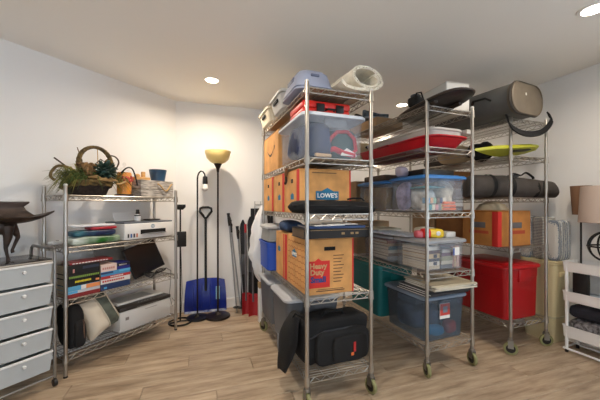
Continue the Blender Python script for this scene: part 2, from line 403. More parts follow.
# ------------------------------------------------------------------ left: drawer cart and bronze figure
def drawer_cart():
    r = 'A'; x0, x1, y0, y1 = -.42, -.085, -.05, .31
    t = thing('drawer_cart', 'rolling drawer cart with five white plastic drawers in a chrome frame', 'cart', RP(r, x0, y0, 0), RZ(r))
    W = x1-x0; D = y1-y0
    for x in (0, W):
        pts = [(x, 0, .06), (x, 0, .90), (x, .008, .925), (x, .03, .94), (x, D-.03, .94), (x, D-.008, .925), (x, D, .90), (x, D, .06)]
        MB().tube(pts, .0105, 8).build('side_frame', CHROMED, t)
    for z in (.075, .862):
        for y in (0, D): MB().tube([(0, y, z), (W, y, z)], .007, 6).build('cross_bar', CHROMED, t)
    MB().rbox(.012, W-.012, .006, D-.006, .866, .876, .003).build('top_plate', mat('dark_glass_top', (46, 42, 40), .15), t)
    dm = mat('translucent_white_drawer', (182, 187, 188), .45)
    for k in range(5):
        zt = .852-.150*k
        w2 = W/2-.013; hh = .132
        rings = []
        for zz, g in ((zt-hh, .012), (zt-.012, .002), (zt-.010, 0), (zt, 0)):
            rings.append([(W/2+sx*(w2-g), D/2+sy*(D/2-.008-g)+(-.012 if sy < 0 else 0), zz) for sx, sy in ((-1, -1), (1, -1), (1, 1), (-1, 1))])
        for zz, g in ((zt, .004), (zt-hh+.006, .016)):
            rings.append([(W/2+sx*(w2-g), D/2+sy*(D/2-.008-g)+(-.012 if sy < 0 else 0), zz) for sx, sy in ((-1, -1), (1, -1), (1, 1), (-1, 1))])
        d = MB().loft(rings).build('drawer', dm, t, 20)
        MB().rbox(.012, W-.012, -.012, .002, zt-.010, zt+.003, .003).build('rim', WHITEP, d)
        MB().lathe([(.011, 0), (.012, .006), (.008, .016)], 14).mv(Matrix.Translation((W/2, -.008, zt-.042)) @ Matrix.Rotation(PI/2, 4, 'X')).build('knob', WHITEP, d)
        for x in (.006, W-.006): MB().box(x-.004, x+.004, .004, D-.004, zt-.018, zt-.012).build('runner', CHROMED, t)
    for x in (0, W):
        for y in (0, D):
            MB().lathe([(.010, -.012), (.024, -.010), (.024, .010), (.010, .012)], 16).mv(Matrix.Translation((x, y, .026)) @ Matrix.Rotation(PI/2, 4, 'Y')).build('wheel', BLACK, t)
            MB().tube([(x, y, .03), (x, y, .07)], .008, 6).build('stem', BLACK, t)
drawer_cart()
def figure():
    t = thing('horse_figurine', 'dark bronze figurine with legs under a wide pointed canopy, on the drawer cart', 'figurine', RP('A', -.27, .12, .8765), RZ('A', -4))
    bz = mat('dark_bronze', (58, 44, 36), .45, .3, var=.35, scale=14, bump=.3, bscale=40)
    b = MB(); b.sell((-.055, 0, .225), (.085, .045, .055), .9, .9, 12, 18)
    def leg(p, r): b.tube(p, r, 8)
    leg([(-.01, -.03, .23), (-.012, -.034, .15), (-.022, -.034, .085), (-.012, -.034, .02), (-.008, -.034, 0)], [.034, .024, .012, .009, .015])
    leg([(.015, .02, .24), (.040, .022, .18), (.052, .022, .145), (.036, .022, .100), (.022, .022, .060), (.028, .022, .045)], [.032, .022, .014, .010, .010, .014])
    leg([(-.115, -.03, .23), (-.125, -.034, .15), (-.14, -.034, .085), (-.125, -.034, .02), (-.12, -.034, 0)], [.034, .025, .013, .010, .015])
    leg([(-.09, .03, .23), (-.10, .034, .15), (-.08, .034, .085), (-.06, .034, .02), (-.055, .034, 0)], [.034, .025, .013, .010, .015])
    b.tube([(-.14, 0, .24), (-.175, 0, .20), (-.18, 0, .12)], [.014, .012, .006], 6)
    o = b.build('body', bz, t, 60)
    rm = o.modifiers.new('remesh', 'REMESH'); rm.mode = 'VOXEL'; rm.voxel_size = .006; rm.use_smooth_shade = True
    # wide boat-shaped canopy with pointed ends
    rings = []
    for i in range(25):
        f = -1+2*i/24; w = .105*(1-abs(f)**2.2)+.004; x = f*.245; zc = .278+.040*abs(f)**2.4; th = .036*(1-abs(f)**2)+.005
        rings.append([(x, w*math.cos(a), zc+(th if math.sin(a) < 0 else .006)*math.sin(a)) for a in [2*PI*k/14 for k in range(14)]])
    MB().loft(rings).build('brim', bz, t, 60)
    rings = []
    for z, wx, wy, dx in ((.276, .150, .075, 0), (.300, .118, .060, -.005), (.330, .092, .048, -.012), (.352, .080, .044, -.010), (.366, .098, .052, 0), (.376, .096, .050, 0)):
        rings.append([(x+dx, y, z+.012*(x/.1)**2 if z > .36 else z) for x, y, _ in rr(2*wx, 2*wy, .02, 0)])
    MB().loft(rings).build('crown', bz, t, 40)
figure()

# ------------------------------------------------------------------ rack A, top shelf
def interp_pts(pts, n=5):
    out = []; P = [Vector(p) for p in pts]
    for i in range(len(P)-1):
        p0, p1, p2, p3 = P[max(0, i-1)], P[i], P[i+1], P[min(len(P)-1, i+2)]
        for k in range(n):
            t_ = k/n; out.append(.5*((2*p1)+(-p0+p2)*t_+(2*p0-5*p1+4*p2-p3)*t_*t_+(-p0+3*p1-3*p2+p3)*t_**3))
    return out+[P[-1]]
def basket():
    t = thing('wicker_basket', 'dried flower basket with a looped vine handle and grasses on the low rack', 'basket', RP('A', .225, .165, SA[3]), RZ('A', 0))
    vine = mat('olive_brown_vine', (104, 84, 44), .8, var=.4, scale=30, bump=.4, bscale=60)
    vined = mat('dark_vine', (70, 48, 34), .8, var=.4, scale=30)
    wick = mat('dark_wicker', (44, 34, 28), .85, var=.4, scale=50, bump=.5, bscale=90)
    MB().loft([[(x, y, z) for x, y, _ in [(a*math.cos(k*PI/14), b*math.sin(k*PI/14), 0) for k in range(28)]] for a, b, z in
               ((.12, .09, .001), (.135, .10, .01), (.165, .12, .085), (.158, .113, .085), (.125, .09, .02))]).build('bowl', wick, t)
    for k in range(3):
        pts = [((.172+.006*math.sin(5*a+k*2))*math.cos(a), (.128+.006*math.cos(4*a+k*2))*math.sin(a), .085+.016*math.sin(6*a+2*PI*k/3)+.030*math.sin(a-.3)*-.6) for a in [2*PI*i/48 for i in range(48)]]
        MB().tube(pts, .0125, 6, True).build('rim_vine', vine, t)
    for k in range(3):
        pts = []
        for i in range(41):
            a = PI*(-.12+1.24*i/40)
            pts.append((.055+(.125+.006*math.sin(9*a+k*2.1))*math.cos(a), -.01+.008*math.cos(9*a+k*2.1), .265+.135*math.sin(a)+(.0 if a < PI else 0)-.10*max(0, -math.sin(a))))
        MB().tube(pts, .0135, 6).build('handle_vine', vine, t)
    for pts, r, m in ((interp_pts([(.17, 0, .15), (.215, .0, .22), (.25, 0, .30), (.22, 0, .345), (.17, 0, .35)]), .006, vined),
                      (interp_pts([(.15, .06, .10), (.265, .10, .18), (.265, .10, .27), (.22, .08, .33), (.16, .04, .30)]), .009, vine),
                      (interp_pts([(-.06, -.02, .15), (-.14, -.04, .205), (-.22, -.05, .215), (-.265, -.06, .17), (-.275, -.07, .13), (-.25, -.07, .105)]), .010, vine),
                      ([(-.08, .0, .18), (-.16, -.01, .225), (-.235, -.02, .275)], .0055, vined),
                      ([(-.05, .0, .15), (-.04, 0, .28), (-.075, 0, .38)], .004, vine), ([(.0, .0, .2), (.10, 0, .31), (.18, 0, .26)], .004, vined),
                      ([(.09, .02, .2), (.085, .02, .39)], .003, mat('gold_stick', (190, 140, 60), .6))):
        MB().tube(pts, r, 6).build('twig', m, t)
    gr = mat('dry_grass', (138, 134, 66), .8, var=.4, scale=12); gr2 = mat('green_grass', (72, 88, 36), .8, var=.4, scale=12)
    random.seed(11)
    for nm, m, n, c, sp in (('grass_tuft', gr, 110, (-.12, -.05, .12), 1), ('grass_tuft', gr2, 110, (-.09, -.07, .12), 1), ('grass_tuft', gr, 50, (.15, -.05, .12), -1), ('grass_tuft', gr2, 40, (.02, -.06, .14), 0)):
        g = MB()
        for i in range(n):
            a = random.uniform(PI*.62, PI*1.3) if sp > 0 else random.uniform(-.9, .7) if sp < 0 else random.uniform(0, 6.28)
            ln = random.uniform(.08, .19); el = random.uniform(-.2, .9); dr = random.uniform(.02, .12)
            b = Vector(c)+Vector((random.uniform(-.05, .05), random.uniform(-.05, .05), random.uniform(-.02, .04)))
            d = Vector((math.cos(a)*math.cos(el), math.sin(a)*math.cos(el)*.7, math.sin(el)))
            q = [b, b+d*ln*.5+Vector((0, 0, .01)), b+d*ln+Vector((0, 0, -dr))]
            g.tube(q, [.0045, .004, .0008], 3, flat=.5)
        o = g.build(nm, m, t); o['kind'] = 'stuff'
    leafm = mat('blue_green_leaf', (38, 66, 56), .6, var=.3, scale=20)
    lf = MB().sell((0, 0, .028), (.017, .006, .030), .9, .9, 6, 8).mesh('leaf', 60); lf.materials.append(leafm)
    core = MB().sell((.085, -.10, .205), (.050, .042, .050), 1, 1, 8, 12).build('succulent', leafm, t)
    for i in range(46):
        ph = math.acos(1-2*(i+.5)/46); th = i*2.39996
        d = Vector((math.sin(ph)*math.cos(th), math.sin(ph)*math.sin(th), math.cos(ph)))
        o = bpy.data.objects.new('leaf', lf); C.objects.link(o); o.parent = core
        o.location = Vector((.085, -.10, .205))+d*.036; o.rotation_euler = d.to_track_quat('Z', 'Y').to_euler()
    fm = mat('dried_flower', (132, 100, 62), .9, var=.4, scale=30, bump=.5)
    for (x, y, z, s) in ((.05, .0, .15, .06), (.11, -.03, .15, .05), (-.06, -.02, .15, .055), (-.02, -.06, .19, .045), (-.05, -.03, .235, .04), (.02, .0, .23, .04), (-.10, -.04, .17, .03), (.17, -.04, .15, .03)):
        MB().sell((x, y, z), (s, s*.9, s*.85), 1, 1, 9, 14, s*.6, 40, x*50).build('dried_flower', fm, t, 0)
    for (x, y, z) in ((.0, -.13, .14), (.06, -.14, .125), (.12, -.12, .13)):
        MB().tube([(x-.06, y, z), (x, y-.005, z+.008), (x+.06, y+.01, z-.006)], [.004, .016, .003], 7).build('pod', mat('pale_pod', (176, 142, 92), .8, var=.2), t)
    MB().tube([(x, -.155, .12+.02*math.sin(x*30)) for x in [.14+.010*i for i in range(9)]], .009, 6).build('branch', mat('pale_pod', (0, 0, 0)), t)
basket()
def lantern():
    t = thing('glass_lantern', 'glass cloche lantern with an orange candle and dark arched handle', 'lantern', RP('A', .515, .15, SA[3]), RZ('A'))
    MB().lathe([(.072, 0), (.076, .006), (.075, .016), (.070, .020)], 28).build('base', mat('dark_wood_base', (34, 26, 22), .5), t)
    MB().lathe([(.056, .020), (.058, .03), (.058, .205), (.052, .215)], 24).build('candle', mat('orange_candle', (244, 156, 34), .5, var=.10, scale=9), t)
    red = mat('red_flowers', (200, 52, 20), .6)
    for k in range(11):
        a = -2.6+.26*k; MB().sell((.0575*math.cos(a), .0575*math.sin(a), .155+.018*math.sin(k*2.3)), (.013, .013, .016), 1, 1, 5, 8).build('flower', red, t)
    MB().lathe([(.069, .020), (.071, .10), (.069, .20), (.056, .238), (.030, .256), (.010, .262)], 28, cap0=False).build('dome', GLASS, t)
    MB().lathe([(.008, .260), (.012, .270), (.018, .286), (.012, .302), (.002, .306)], 16).build('finial', GLASS, t)
    MB().tube([(-.072+.146*i/16 + .0, -.075, .20+.055*math.sin(PI*i/16)-(.10*((i-10)/6)**2 if i > 10 else 0)) for i in range(17)], .0065, 7).build('handle', BLACKM, t)
lantern()
def crate():
    t = thing('wooden_crate', 'weathered grey wooden crate with a rope handle on the low rack', 'crate', RP('A', .765, .16, SA[3]), RZ('A', 2))
    gw = mat('weathered_grey_wood', (180, 174, 166), .85, var=.28, scale=5, stretch=(3, 3, 14), bump=.2)
    W, D, h = .35, .25, .145
    for k in range(2):
        z0 = k*.073; z1 = z0+.070
        for y in (-D/2, D/2-.012): MB().rbox(-W/2, W/2, y, y+.012, z0, z1, .002, 1).build('plank', gw, t, 0)
        for x in (-W/2, W/2-.012): MB().rbox(x, x+.012, -D/2+.012, D/2-.012, z0, z1, .002, 1).build('plank', gw, t, 0)
    for k in range(3): MB().rbox(-W/2+.001, W/2-.001, -D/2+k*D/3+.001, -D/2+(k+1)*D/3-.001, h, h+.010, .002, 1).build('lid_plank', gw, t, 0)
    rope = mat('tan_rope', (196, 160, 104), .9, bump=.5, bscale=200)
    MB().tube([(-.01+.16*f, -D/2-.008-.008*math.sin(PI*f), .125-.055*math.sin(PI*f)+.01*math.sin(9*f)) for f in [i/16 for i in range(17)]], .006, 7).build('rope_handle', rope, t)
crate()
o = thing('flower_pot', 'blue tapered flower pot standing on the grey crate', 'pot', RP('A', .865, .17, SA[3]+.1555), RZ('A'))
MB().lathe([(.058, 0), (.062, .004), (.080, .108), (.082, .118), (.075, .118), (.072, .10), (.055, .012)], 28).build('pot', mat('blue_glaze', (40, 74, 104), .35, var=.15), o)
MB().lathe([(.0722, .098), (.0722, .102)], 24).build('soil', mat('dark_soil', (40, 30, 24), .95), o)
o = thing('wooden_ornament', 'small honey coloured wooden ornament lying on the grey crate beside the blue pot', 'ornament', RP('A', .68, .17, SA[3]+.1555), RZ('A'))
hw = mat('honey_wood', (206, 160, 100), .6, var=.2, scale=10, stretch=(1, 8, 8))
MB().rbox(-.07, .07, -.05, .05, 0, .032, .006).build('base', hw, o); MB().rbox(.012, .042, -.018, .012, .032, .085, .005).build('post', hw, o)
MB().sell((-.03, 0, .045), (.026, .022, .018), 1, 1, 8, 12).build('knob', hw, o)

# ------------------------------------------------------------------ rack A, second shelf
g = 'wrapped packs on the low rack'
gm = mat('green_wrap', (26, 84, 22), .35, var=.5, scale=3.2, col2=(226, 230, 224), bump=.3, bscale=30)
soft('wrapped_pack', 'green and white plastic wrapped pack at the bottom of the pile', 'package', 'A', (.232, .10, SA[2]), (.180, .078, .030), gm, .35, .3, .012, 14, group=g)
soft('wrapped_pack', 'navy and teal wrapped pack above the green one', 'package', 'A', (.225, .10, SA[2]+.061), (.160, .072, .023), mat('navy_wrap', (22, 32, 66), .35, var=.5, scale=6, col2=(30, 92, 104), bump=.3, bscale=30), .35, .3, .008, 14, group=g, seed=4)
soft('wrapped_pack', 'red wrapped pack on the right of the pile', 'package', 'A', (.29, .095, SA[2]+.108), (.100, .068, .012), mat('red_wrap', (170, 40, 52), .35, bump=.3, bscale=30), .35, .3, .004, 14, group=g, seed=7)
soft('wrapped_pack', 'white folded wrap lying on top of the wrapped packs', 'package', 'A', (.225, .11, SA[2]+.133), (.160, .072, .010), mat('white_wrap', (224, 226, 230), .4, bump=.3, bscale=30), .35, .3, .008, 12, group=g, seed=9)
def printer_one():
    x0, x1, y0, y1 = .435, .925, .015, .325
    t = thing('inkjet_printer', 'white ink tank printer with a blue grey scanner lid, second shelf of the low rack', 'printer', RP('A', (x0+x1)/2, (y0+y1)/2, SA[2]), RZ('A'))
    W, D = x1-x0, y1-y0
    MB().rbox(-W/2, W/2, -D/2, D/2, .004, .142, .010).build('body', WHITEP, t)
    MB().rbox(-W/2+.02, W/2-.02, -D/2+.02, D/2-.02, 0, .006, .002).build('foot_base', BLACK, t)
    MB().rbox(-W/2+.006, W/2-.006, -D/2+.01, D/2-.01, .1425, .156, .004).build('scanner_lid', mat('slate_lid', (92, 100, 112), .4), t)
    MB().box(-.10, .155, -D/2-.0012, -D/2+.004, .045, .085).build('output_slot', DARKHOLE, t)
    MB().rbox(-.085, .14, -D/2-.035, -D/2+.002, .046, .051, .002, 1).build('output_tray', mat('grey_tray', (120, 122, 126), .5), t)
    for k, c in enumerate(((30, 30, 32), (40, 90, 150), (60, 50, 70), (196, 120, 90))):
        MB().box(-.218+.026*k, -.204+.026*k, -D/2-.0012, -D/2+.002, .022, .055).build('ink_window', mat('ink_%d' % k, c, .4), t)
    lg = MB().lathe([(.019, 0), (.019, .0012)], 24).mv(Matrix.Translation((.02, -D/2, .112)) @ Matrix.Rotation(PI/2, 4, 'X')).build('logo', mat('logo_grey', (150, 170, 186), .5), t)
    lettering('hp', .026, WHITEP, lg, (.02, -D/2-.0016, .112), FRONT, .0003)
    ps = MB().rbox(-.12, .10, -.003, .003, 0, .085, .003).mv(Matrix.Translation((-.085, D/2-.10, .157)) @ Matrix.Rotation(R(-22), 4, 'X')).build('paper_support', mat('pale_grey_plastic', (216, 217, 218), .5), t)
printer_one()
o = thing('ink_bottle', 'white ink bottle with a black cap standing on the upper printer', 'bottle', RP('A', .62, .12, SA[2]+.1565), RZ('A'))
MB().lathe([(.024, 0), (.026, .004), (.026, .058), (.018, .066)], 18).build('bottle_body', WHITEP, o); MB().lathe([(.018, .066), (.018, .080), (.015, .082), (.014, .105), (.010, .107)], 18).build('cap', BLACK, o)
MB().lathe([(.0264, .048), (.0264, .058)], 18, cap0=False, cap1=False).build('band', BLACK, o)
one('round_tray', 'flat dark round disc lying on the upper printer beside the ink bottle', 'tray', MB().lathe([(.060, 0), (.075, .006), (.076, .012), (.070, .012), (.058, .005)], 26), mat('dark_disc', (60, 52, 46), .5), RP('A', .80, .17, SA[2]+.1565))
o = thing('remote_control', 'small white remote at the left end of the low rack behind the drawer cart', 'remote', RP('A', .035, .235, SA[2]), RZ('A', 30))
MB().rbox(-.05, .05, -.025, .025, 0, .03, .012, 3).build('case', WHITEP, o); MB().lathe([(.011, 0), (.011, .003)], 14, (.02, 0, .029)).build('button', BLACK, o)

# ------------------------------------------------------------------ rack A, third shelf: books, monitor, cables
def pm_(n, c): return mat('print_'+n, c, .6)
yel, grn, wht, lbl, org, rd, nvy = pm_('yellow', (226, 206, 40)), pm_('green', (120, 150, 60)), pm_('white', (224, 222, 216)), pm_('lightblue', (90, 170, 214)), pm_('orange', (226, 142, 84)), pm_('red', (186, 46, 44)), pm_('navy', (34, 54, 96))
bk = mat('black_cover', (20, 19, 20), .7)
z = SA[1]; g = 'books stacked on the low rack'
def letters(a0, a1, c0, c1, m, n):
    return [(a0+(a1-a0)*i/n, a0+(a1-a0)*(i+.72)/n, c0, c1, m) for i in range(n)]
for th, cov, acc, lb in ((.027, mat('dark_red_cover', (128, 34, 32), .5), (), 'dark red book at the bottom of the left stack'),
                         (.021, mat('grey_white_cover', (196, 198, 200), .5), [(0, .3, .1, .9, lbl)], 'thin grey and white book, second from the bottom of the left stack'),
                         (.034, mat('sky_cover', (86, 160, 200), .5), [(.55, 1, .05, .95, org), (.40, .56, .05, .95, wht)], 'light blue book with an orange spine end in the left stack'),
                         (.050, bk, letters(.22, .72, .45, .75, yel, 12)+[(.86, .98, .3, .6, org)], 'black book with yellow spine lettering in the left stack'),
                         (.034, bk, letters(.05, .98, .25, .7, grn, 16), 'black book with a green spine line in the left stack'),
                         (.068, bk, [(.15, .20, .2, .6, pm_('pink', (190, 130, 120))), (.45, .98, .5, .8, pm_('slate', (44, 50, 70)))], 'thick black book near the top of the left stack')):
    book(lb, 'A', .02, .242, .015+random.uniform(0, .008), .16, z, th, cov, g, random.uniform(-1, 1), acc); z += th+.0005
zl = z
z = SA[1]
for th, cov, acc, lb in ((.050, mat('navy_cover', (36, 56, 96), .5), [(.1, .2, .2, .5, lbl)], 'thick navy book at the bottom of the right stack'),
                         (.038, mat('white_cover', (220, 218, 214), .5), letters(.05, .8, .35, .7, rd, 10), 'white book with red spine lettering in the right stack'),
                         (.022, mat('red_cover', (178, 48, 48), .5), letters(.3, .75, .3, .75, wht, 8), 'thin red book in the right stack'),
                         (.036, mat('lightblue_cover', (70, 140, 186), .5), [(.0, .4, .5, .9, nvy), (.6, 1, .5, .95, lbl)], 'light blue book in the right stack')):
    book(lb, 'A', .248, .486, .015+random.uniform(0, .006), .16, z, th, cov, g, random.uniform(-1, 1), acc); z += th+.0005
book('white and pink paperback on the right stack', 'A', .248, .372, .018, .15, z, .058, mat('pink_white_cover', (222, 200, 192), .5), g, 0, letters(.1, .9, .3, .6, pm_('pink', (190, 130, 120)), 6))
book('blue and navy paperback on the right stack beside the pink one', 'A', .376, .484, .018, .15, z, .052, mat('deep_blue_cover', (38, 44, 130), .5), g, 0, [(.0, 1, .5, 1.0, pm_('dark', (26, 30, 48))), (.15, .75, .6, .8, wht)])
book('thin magazine with a red spine lying on top of the left stack', 'A', .05, .35, .04, .14, max(zl, z+.058)+.0005, .016, mat('magazine_red', (150, 44, 44), .4), g, -2, letters(.05, .9, .2, .7, wht, 12))
one('grey_board', 'grey board leaning behind the book stacks', 'board', MB().rbox(-.13, .13, -.006, .006, 0, .33, .003).mv(Matrix.Rotation(R(-8), 4, 'X')), mat('grey_board', (120, 116, 110), .8), RP('A', .46, .235, SA[1]), RZ('A'))
def monitor():
    t = thing('computer_monitor', 'black computer monitor tilted against the rear of the low rack', 'monitor', RP('A', .735, .10, SA[1]), RZ('A', -8))
    M = Matrix.Translation((0, 0, .052)) @ Matrix.Rotation(R(-14), 4, 'X') @ Matrix.Rotation(R(-17), 4, 'Y')
    MB().rbox(-.155, .155, -.008, .014, 0, .285, .005).mv(M).build('casing', BLACK, t)
    MB().box(-.146, .146, -.0092, -.0078, .012, .276).mv(M).build('screen', mat('black_screen', (26, 26, 28), .22), t)
monitor()
def cable(label, pts, r=.004, m=BLACK):
    return one('cable', label, 'cable', MB().tube(pts, r, 6), m)
def coil(cx, cy, cz, rad, n, seed):
    random.seed(seed); pts = []
    for i in range(n*14):
        a = 2*PI*i/14; k = rad*(.75+.25*math.sin(i*.37+seed)); p = RP('A', cx+k*math.cos(a), cy+k*.6*math.sin(a), cz+.006+.035*abs(math.sin(i*.21+seed))+.0006*i); pts.append(p)
    return pts
cable('black cable coiled in front of the tilted monitor', coil(.70, .05, SA[1], .06, 3, 1), .0045)
cable('black cable tangle at the right end of the book shelf', coil(.83, .10, SA[1], .07, 3, 5), .0045)
o = one('power_adapter', 'pale power adapter beside the tilted monitor', 'adapter', MB().rbox(-.045, .045, -.025, .025, 0, .03, .006), OFFW, RP('A', .86, .22, SA[1]), RZ('A', 20))
cable('white cord hanging down the right end of the low rack', [RP('A', .90, .10, SA[1]+.06), RP('A', .93, .06, SA[1]+.03), RP('A', .958, .10, .45), RP('A', .958, .12, .32), RP('A', .955, .07, .22), RP('A', .965, .03, .26), RP('A', .96, .08, .30)], .004, mat('grey_cord', (150, 148, 146), .5))

# ------------------------------------------------------------------ rack A, bottom shelf
def black_bag():
    t = thing('backpack', 'black backpack standing at the left end of the bottom shelf', 'bag', RP('A', .082, .12, SA[0]), RZ('A', 5))
    MB().sell((0, 0, .17), (.058, .10, .165), .55, .5, 16, 24, .018, 9, 2).build('bag_body', BFAB, t, 60)
    MB().sell((.01, -.095, .12), (.042, .022, .10), .5, .5, 10, 16, .006, 9).build('pocket', BFAB, t, 60)
    MB().tube([(-.02, .0, .33), (-.015, -.02, .365), (.02, -.02, .365), (.03, 0, .33)], .007, 6).build('handle', BFAB, t)
    MB().tube([(.03, -.112, .22), (.03, -.118, .16), (.035, -.112, .08)], .006, 6).build('strap', mat('brown_leather', (90, 66, 52), .6), t)
black_bag()
def pillow():
    t = thing('throw_pillow', 'cream throw pillow with a grey green centre leaning on the bottom shelf', 'pillow', RP('A', .270, .13, SA[0]+.030), RZ('A', 0))
    M = Matrix.Translation((0, 0, .168)) @ Matrix.Rotation(R(2), 4, 'Z') @ Matrix.Rotation(R(-18), 4, 'X') @ Matrix.Rotation(R(-20), 4, 'Y')
    def pil(sx, sz, th, off):
        rings_f = []; n = 18; mb = MB()
        for sgn in (-1, 1):
            vs = []; fs = []
            for i in range(n+1):
                for j in range(n+1):
                    a = -1+2*i/n; b = -1+2*j/n; k = max(0, (1-a**4)*(1-b**4))**.5
                    pin = 1-.10*(a*a*b*b) ; 
                    vs.append((a*sx*(1-.10*(1-b*b))*1.0, sgn*(th*k+off*(k > 0)), b*sz*(1-.10*(1-a*a))))
            for i in range(n):
                for j in range(n): q = i*(n+1)+j; fs.append((q, q+1, q+n+2, q+n+1))
            mb.add(vs, fs)
        return mb.mv(M)
    pil(.140, .170, .100, 0).build('cover', mat('cream_linen', (212, 200, 180), .9, bump=.15, bscale=300), t, 60)
    c = MB(); vs = []; fs = []; n = 14
    for i in range(n+1):
        for j in range(n+1):
            a = .02+.80*i/n; b = -.92+1.84*j/n; k = max(0, (1-a**4)*(1-b**4))**.5
            vs.append((a*.140*(1-.10*(1-b*b)), -.100*k-.0035, b*.170*(1-.10*(1-a*a))))
    m_ = len(vs); vs += [(x, y+.003, z_) for x, y, z_ in vs]
    for i in range(n):
        for j in range(n): q = i*(n+1)+j; fs += [(q, q+1, q+n+2, q+n+1), (m_+q, m_+q+n+1, m_+q+n+2, m_+q+1)]
    c.add(vs, fs).mv(M).build('panel', mat('grey_green_panel', (92, 98, 88), .9, var=.2, scale=14), t, 60)
    for s in (.02/.72, 1):
        MB().tube([M @ Vector((s*.72*.140*(1-.10*(1-b*b)), -.100*max(0, (1-(s*.72)**4)*(1-b**4))**.5-.006, b*.170*(1-.10*(1-(s*.72)**2)))) for b in [-.9+1.8*i/12 for i in range(13)]], .006, 5).build('trim', mat('pale_trim', (196, 186, 166), .9), t)
pillow()
def printer_two():
    x0, x1, y0, y1 = .40, .895, .02, .325
    t = thing('scanner_printer', 'large light grey printer with a dark top edge on the bottom shelf', 'printer', RP('A', (x0+x1)/2, (y0+y1)/2, SA[0]), RZ('A', 0))
    W, D = x1-x0, y1-y0; gy = mat('light_grey_plastic', (200, 200, 198), .45)
    MB().rbox(-W/2, W/2, -D/2, D/2, .004, .180, .014).build('body', gy, t)
    MB().rbox(-W/2+.02, W/2-.02, -D/2+.02, D/2-.02, 0, .006, .002).build('foot_base', BLACK, t)
    MB().rbox(-W/2-.002, W/2+.002, -D/2-.002, D/2, .178, .212, .008).build('control_band', mat('dark_band', (44, 40, 38), .35), t)
    MB().rbox(-W/2+.02, W/2-.02, -D/2+.075, D/2-.01, .212, .228, .006).build('scanner_lid', gy, t)
    MB().rbox(-W/2+.05, W/2-.12, -D/2+.10, D/2-.05, .2285, .231, .001, 1).build('lid_panel', mat('mid_grey', (150, 152, 152), .5), t)
    MB().box(-.10, .12, -D/2-.0032, -D/2, .186, .190).build('seam', mat('seam_grey', (120, 116, 112), .4), t)
    MB().box(-.20, -.17, -D/2-.0015, -D/2, .10, .125).build('badge', mat('seam_grey', (0, 0, 0)), t)
    MB().box(-.02, .10, -D/2-.001, -D/2, .145, .149).build('slot', mat('seam_grey', (0, 0, 0)), t)
    for k in range(5): MB().lathe([(.006, 0), (.006, .003)], 10, (-.06+.03*k, -D/2+.035, .2115)).build('button', mat('mid_grey', (0, 0, 0)), t)
printer_two()

# ------------------------------------------------------------------ floor items along the back wall
def stand():
    t = thing('floor_stand', 'slim black floor stand with a ring base and a small box on its pole', 'floor stand', (-.205, 3.40, 0), R(10))
    MB().tube([(.112*math.cos(2*PI*k/32), .112*math.sin(2*PI*k/32), .010) for k in range(32)], .010, 8, True).build('ring_base', BLACKM, t)
    MB().tube([(-.112, 0, .010), (0, 0, .016), (.112, 0, .010)], .008, 6).build('cross_bar', BLACKM, t)
    MB().tube([(0, 0, .012), (0, 0, 1.19)], .008, 10).build('pole', BLACKM, t)
    MB().rbox(-.052, .058, -.022, .012, .80, .96, .006).build('box', BLACK, t)
    MB().loft([rr(.05, .04, .008, 1.19), rr(.10, .07, .012, 1.215), rr(.10, .07, .012, 1.245), rr(.08, .05, .01, 1.245), rr(.07, .04, .008, 1.222)]).build('holder', BLACK, t)
    MB().tube([(.005, .012, .012), (.02, .012, .3), (.012, .012, .62), (.006, .01, .80)], .003, 5).build('cord', BLACK, t)
stand()
def reading_lamp():
    t = thing('reading_lamp', 'black floor lamp with a curved neck and a small hanging bulb shade', 'floor lamp', (-.035, 3.47, 0), 0)
    MB().lathe([(.112, 0), (.116, .006), (.112, .018), (.03, .028), (.012, .05)], 32).build('base', BLACKM, t)
    MB().tube([(0, 0, .02), (0, 0, 1.52), (.004, 0, 1.56), (.016, -.002, 1.592), (.036, -.004, 1.612), (.058, -.006, 1.606), (.074, -.008, 1.582), (.080, -.009, 1.552)], .0085, 10).build('pole', BLACKM, t)
    MB().lathe([(.010, .09), (.024, .08), (.028, .02), (.026, 0)], 16, (.080, -.009, 1.47)).build('socket', BLACK, t)
    MB().lathe([(.022, .0), (.034, -.03), (.034, -.055), (.020, -.072), (.004, -.075)], 18, (.080, -.009, 1.472)).build('bulb', mat('frosted_glass', (240, 238, 232), .4), t)
reading_lamp()
def torchiere():
    t = thing('torchiere_lamp', 'black torchiere floor lamp with an upturned yellow glass bowl', 'floor lamp', (.180, 3.44, 0), 0)
    MB().lathe([(.132, 0), (.136, .008), (.130, .022), (.04, .034), (.016, .06)], 32).build('base', mat('dark_bronze_metal', (40, 30, 26), .35, .4), t)
    MB().tube([(0, 0, .03), (0, 0, 1.67)], .010, 10).build('pole', mat('dark_bronze_metal', (0, 0, 0)), t)
    MB().lathe([(.012, 1.60), (.018, 1.64), (.040, 1.685), (.046, 1.70)], 20).build('neck', mat('dark_bronze_metal', (0, 0, 0)), t)
    MB().lathe([(.040, 1.695), (.085, 1.715), (.120, 1.752), (.138, 1.81), (.140, 1.835), (.134, 1.835), (.130, 1.81), (.112, 1.758), (.08, 1.724), (.02, 1.712)], 36).build('bowl', mat('amber_glass', (255, 228, 150), .3), t)
torchiere()
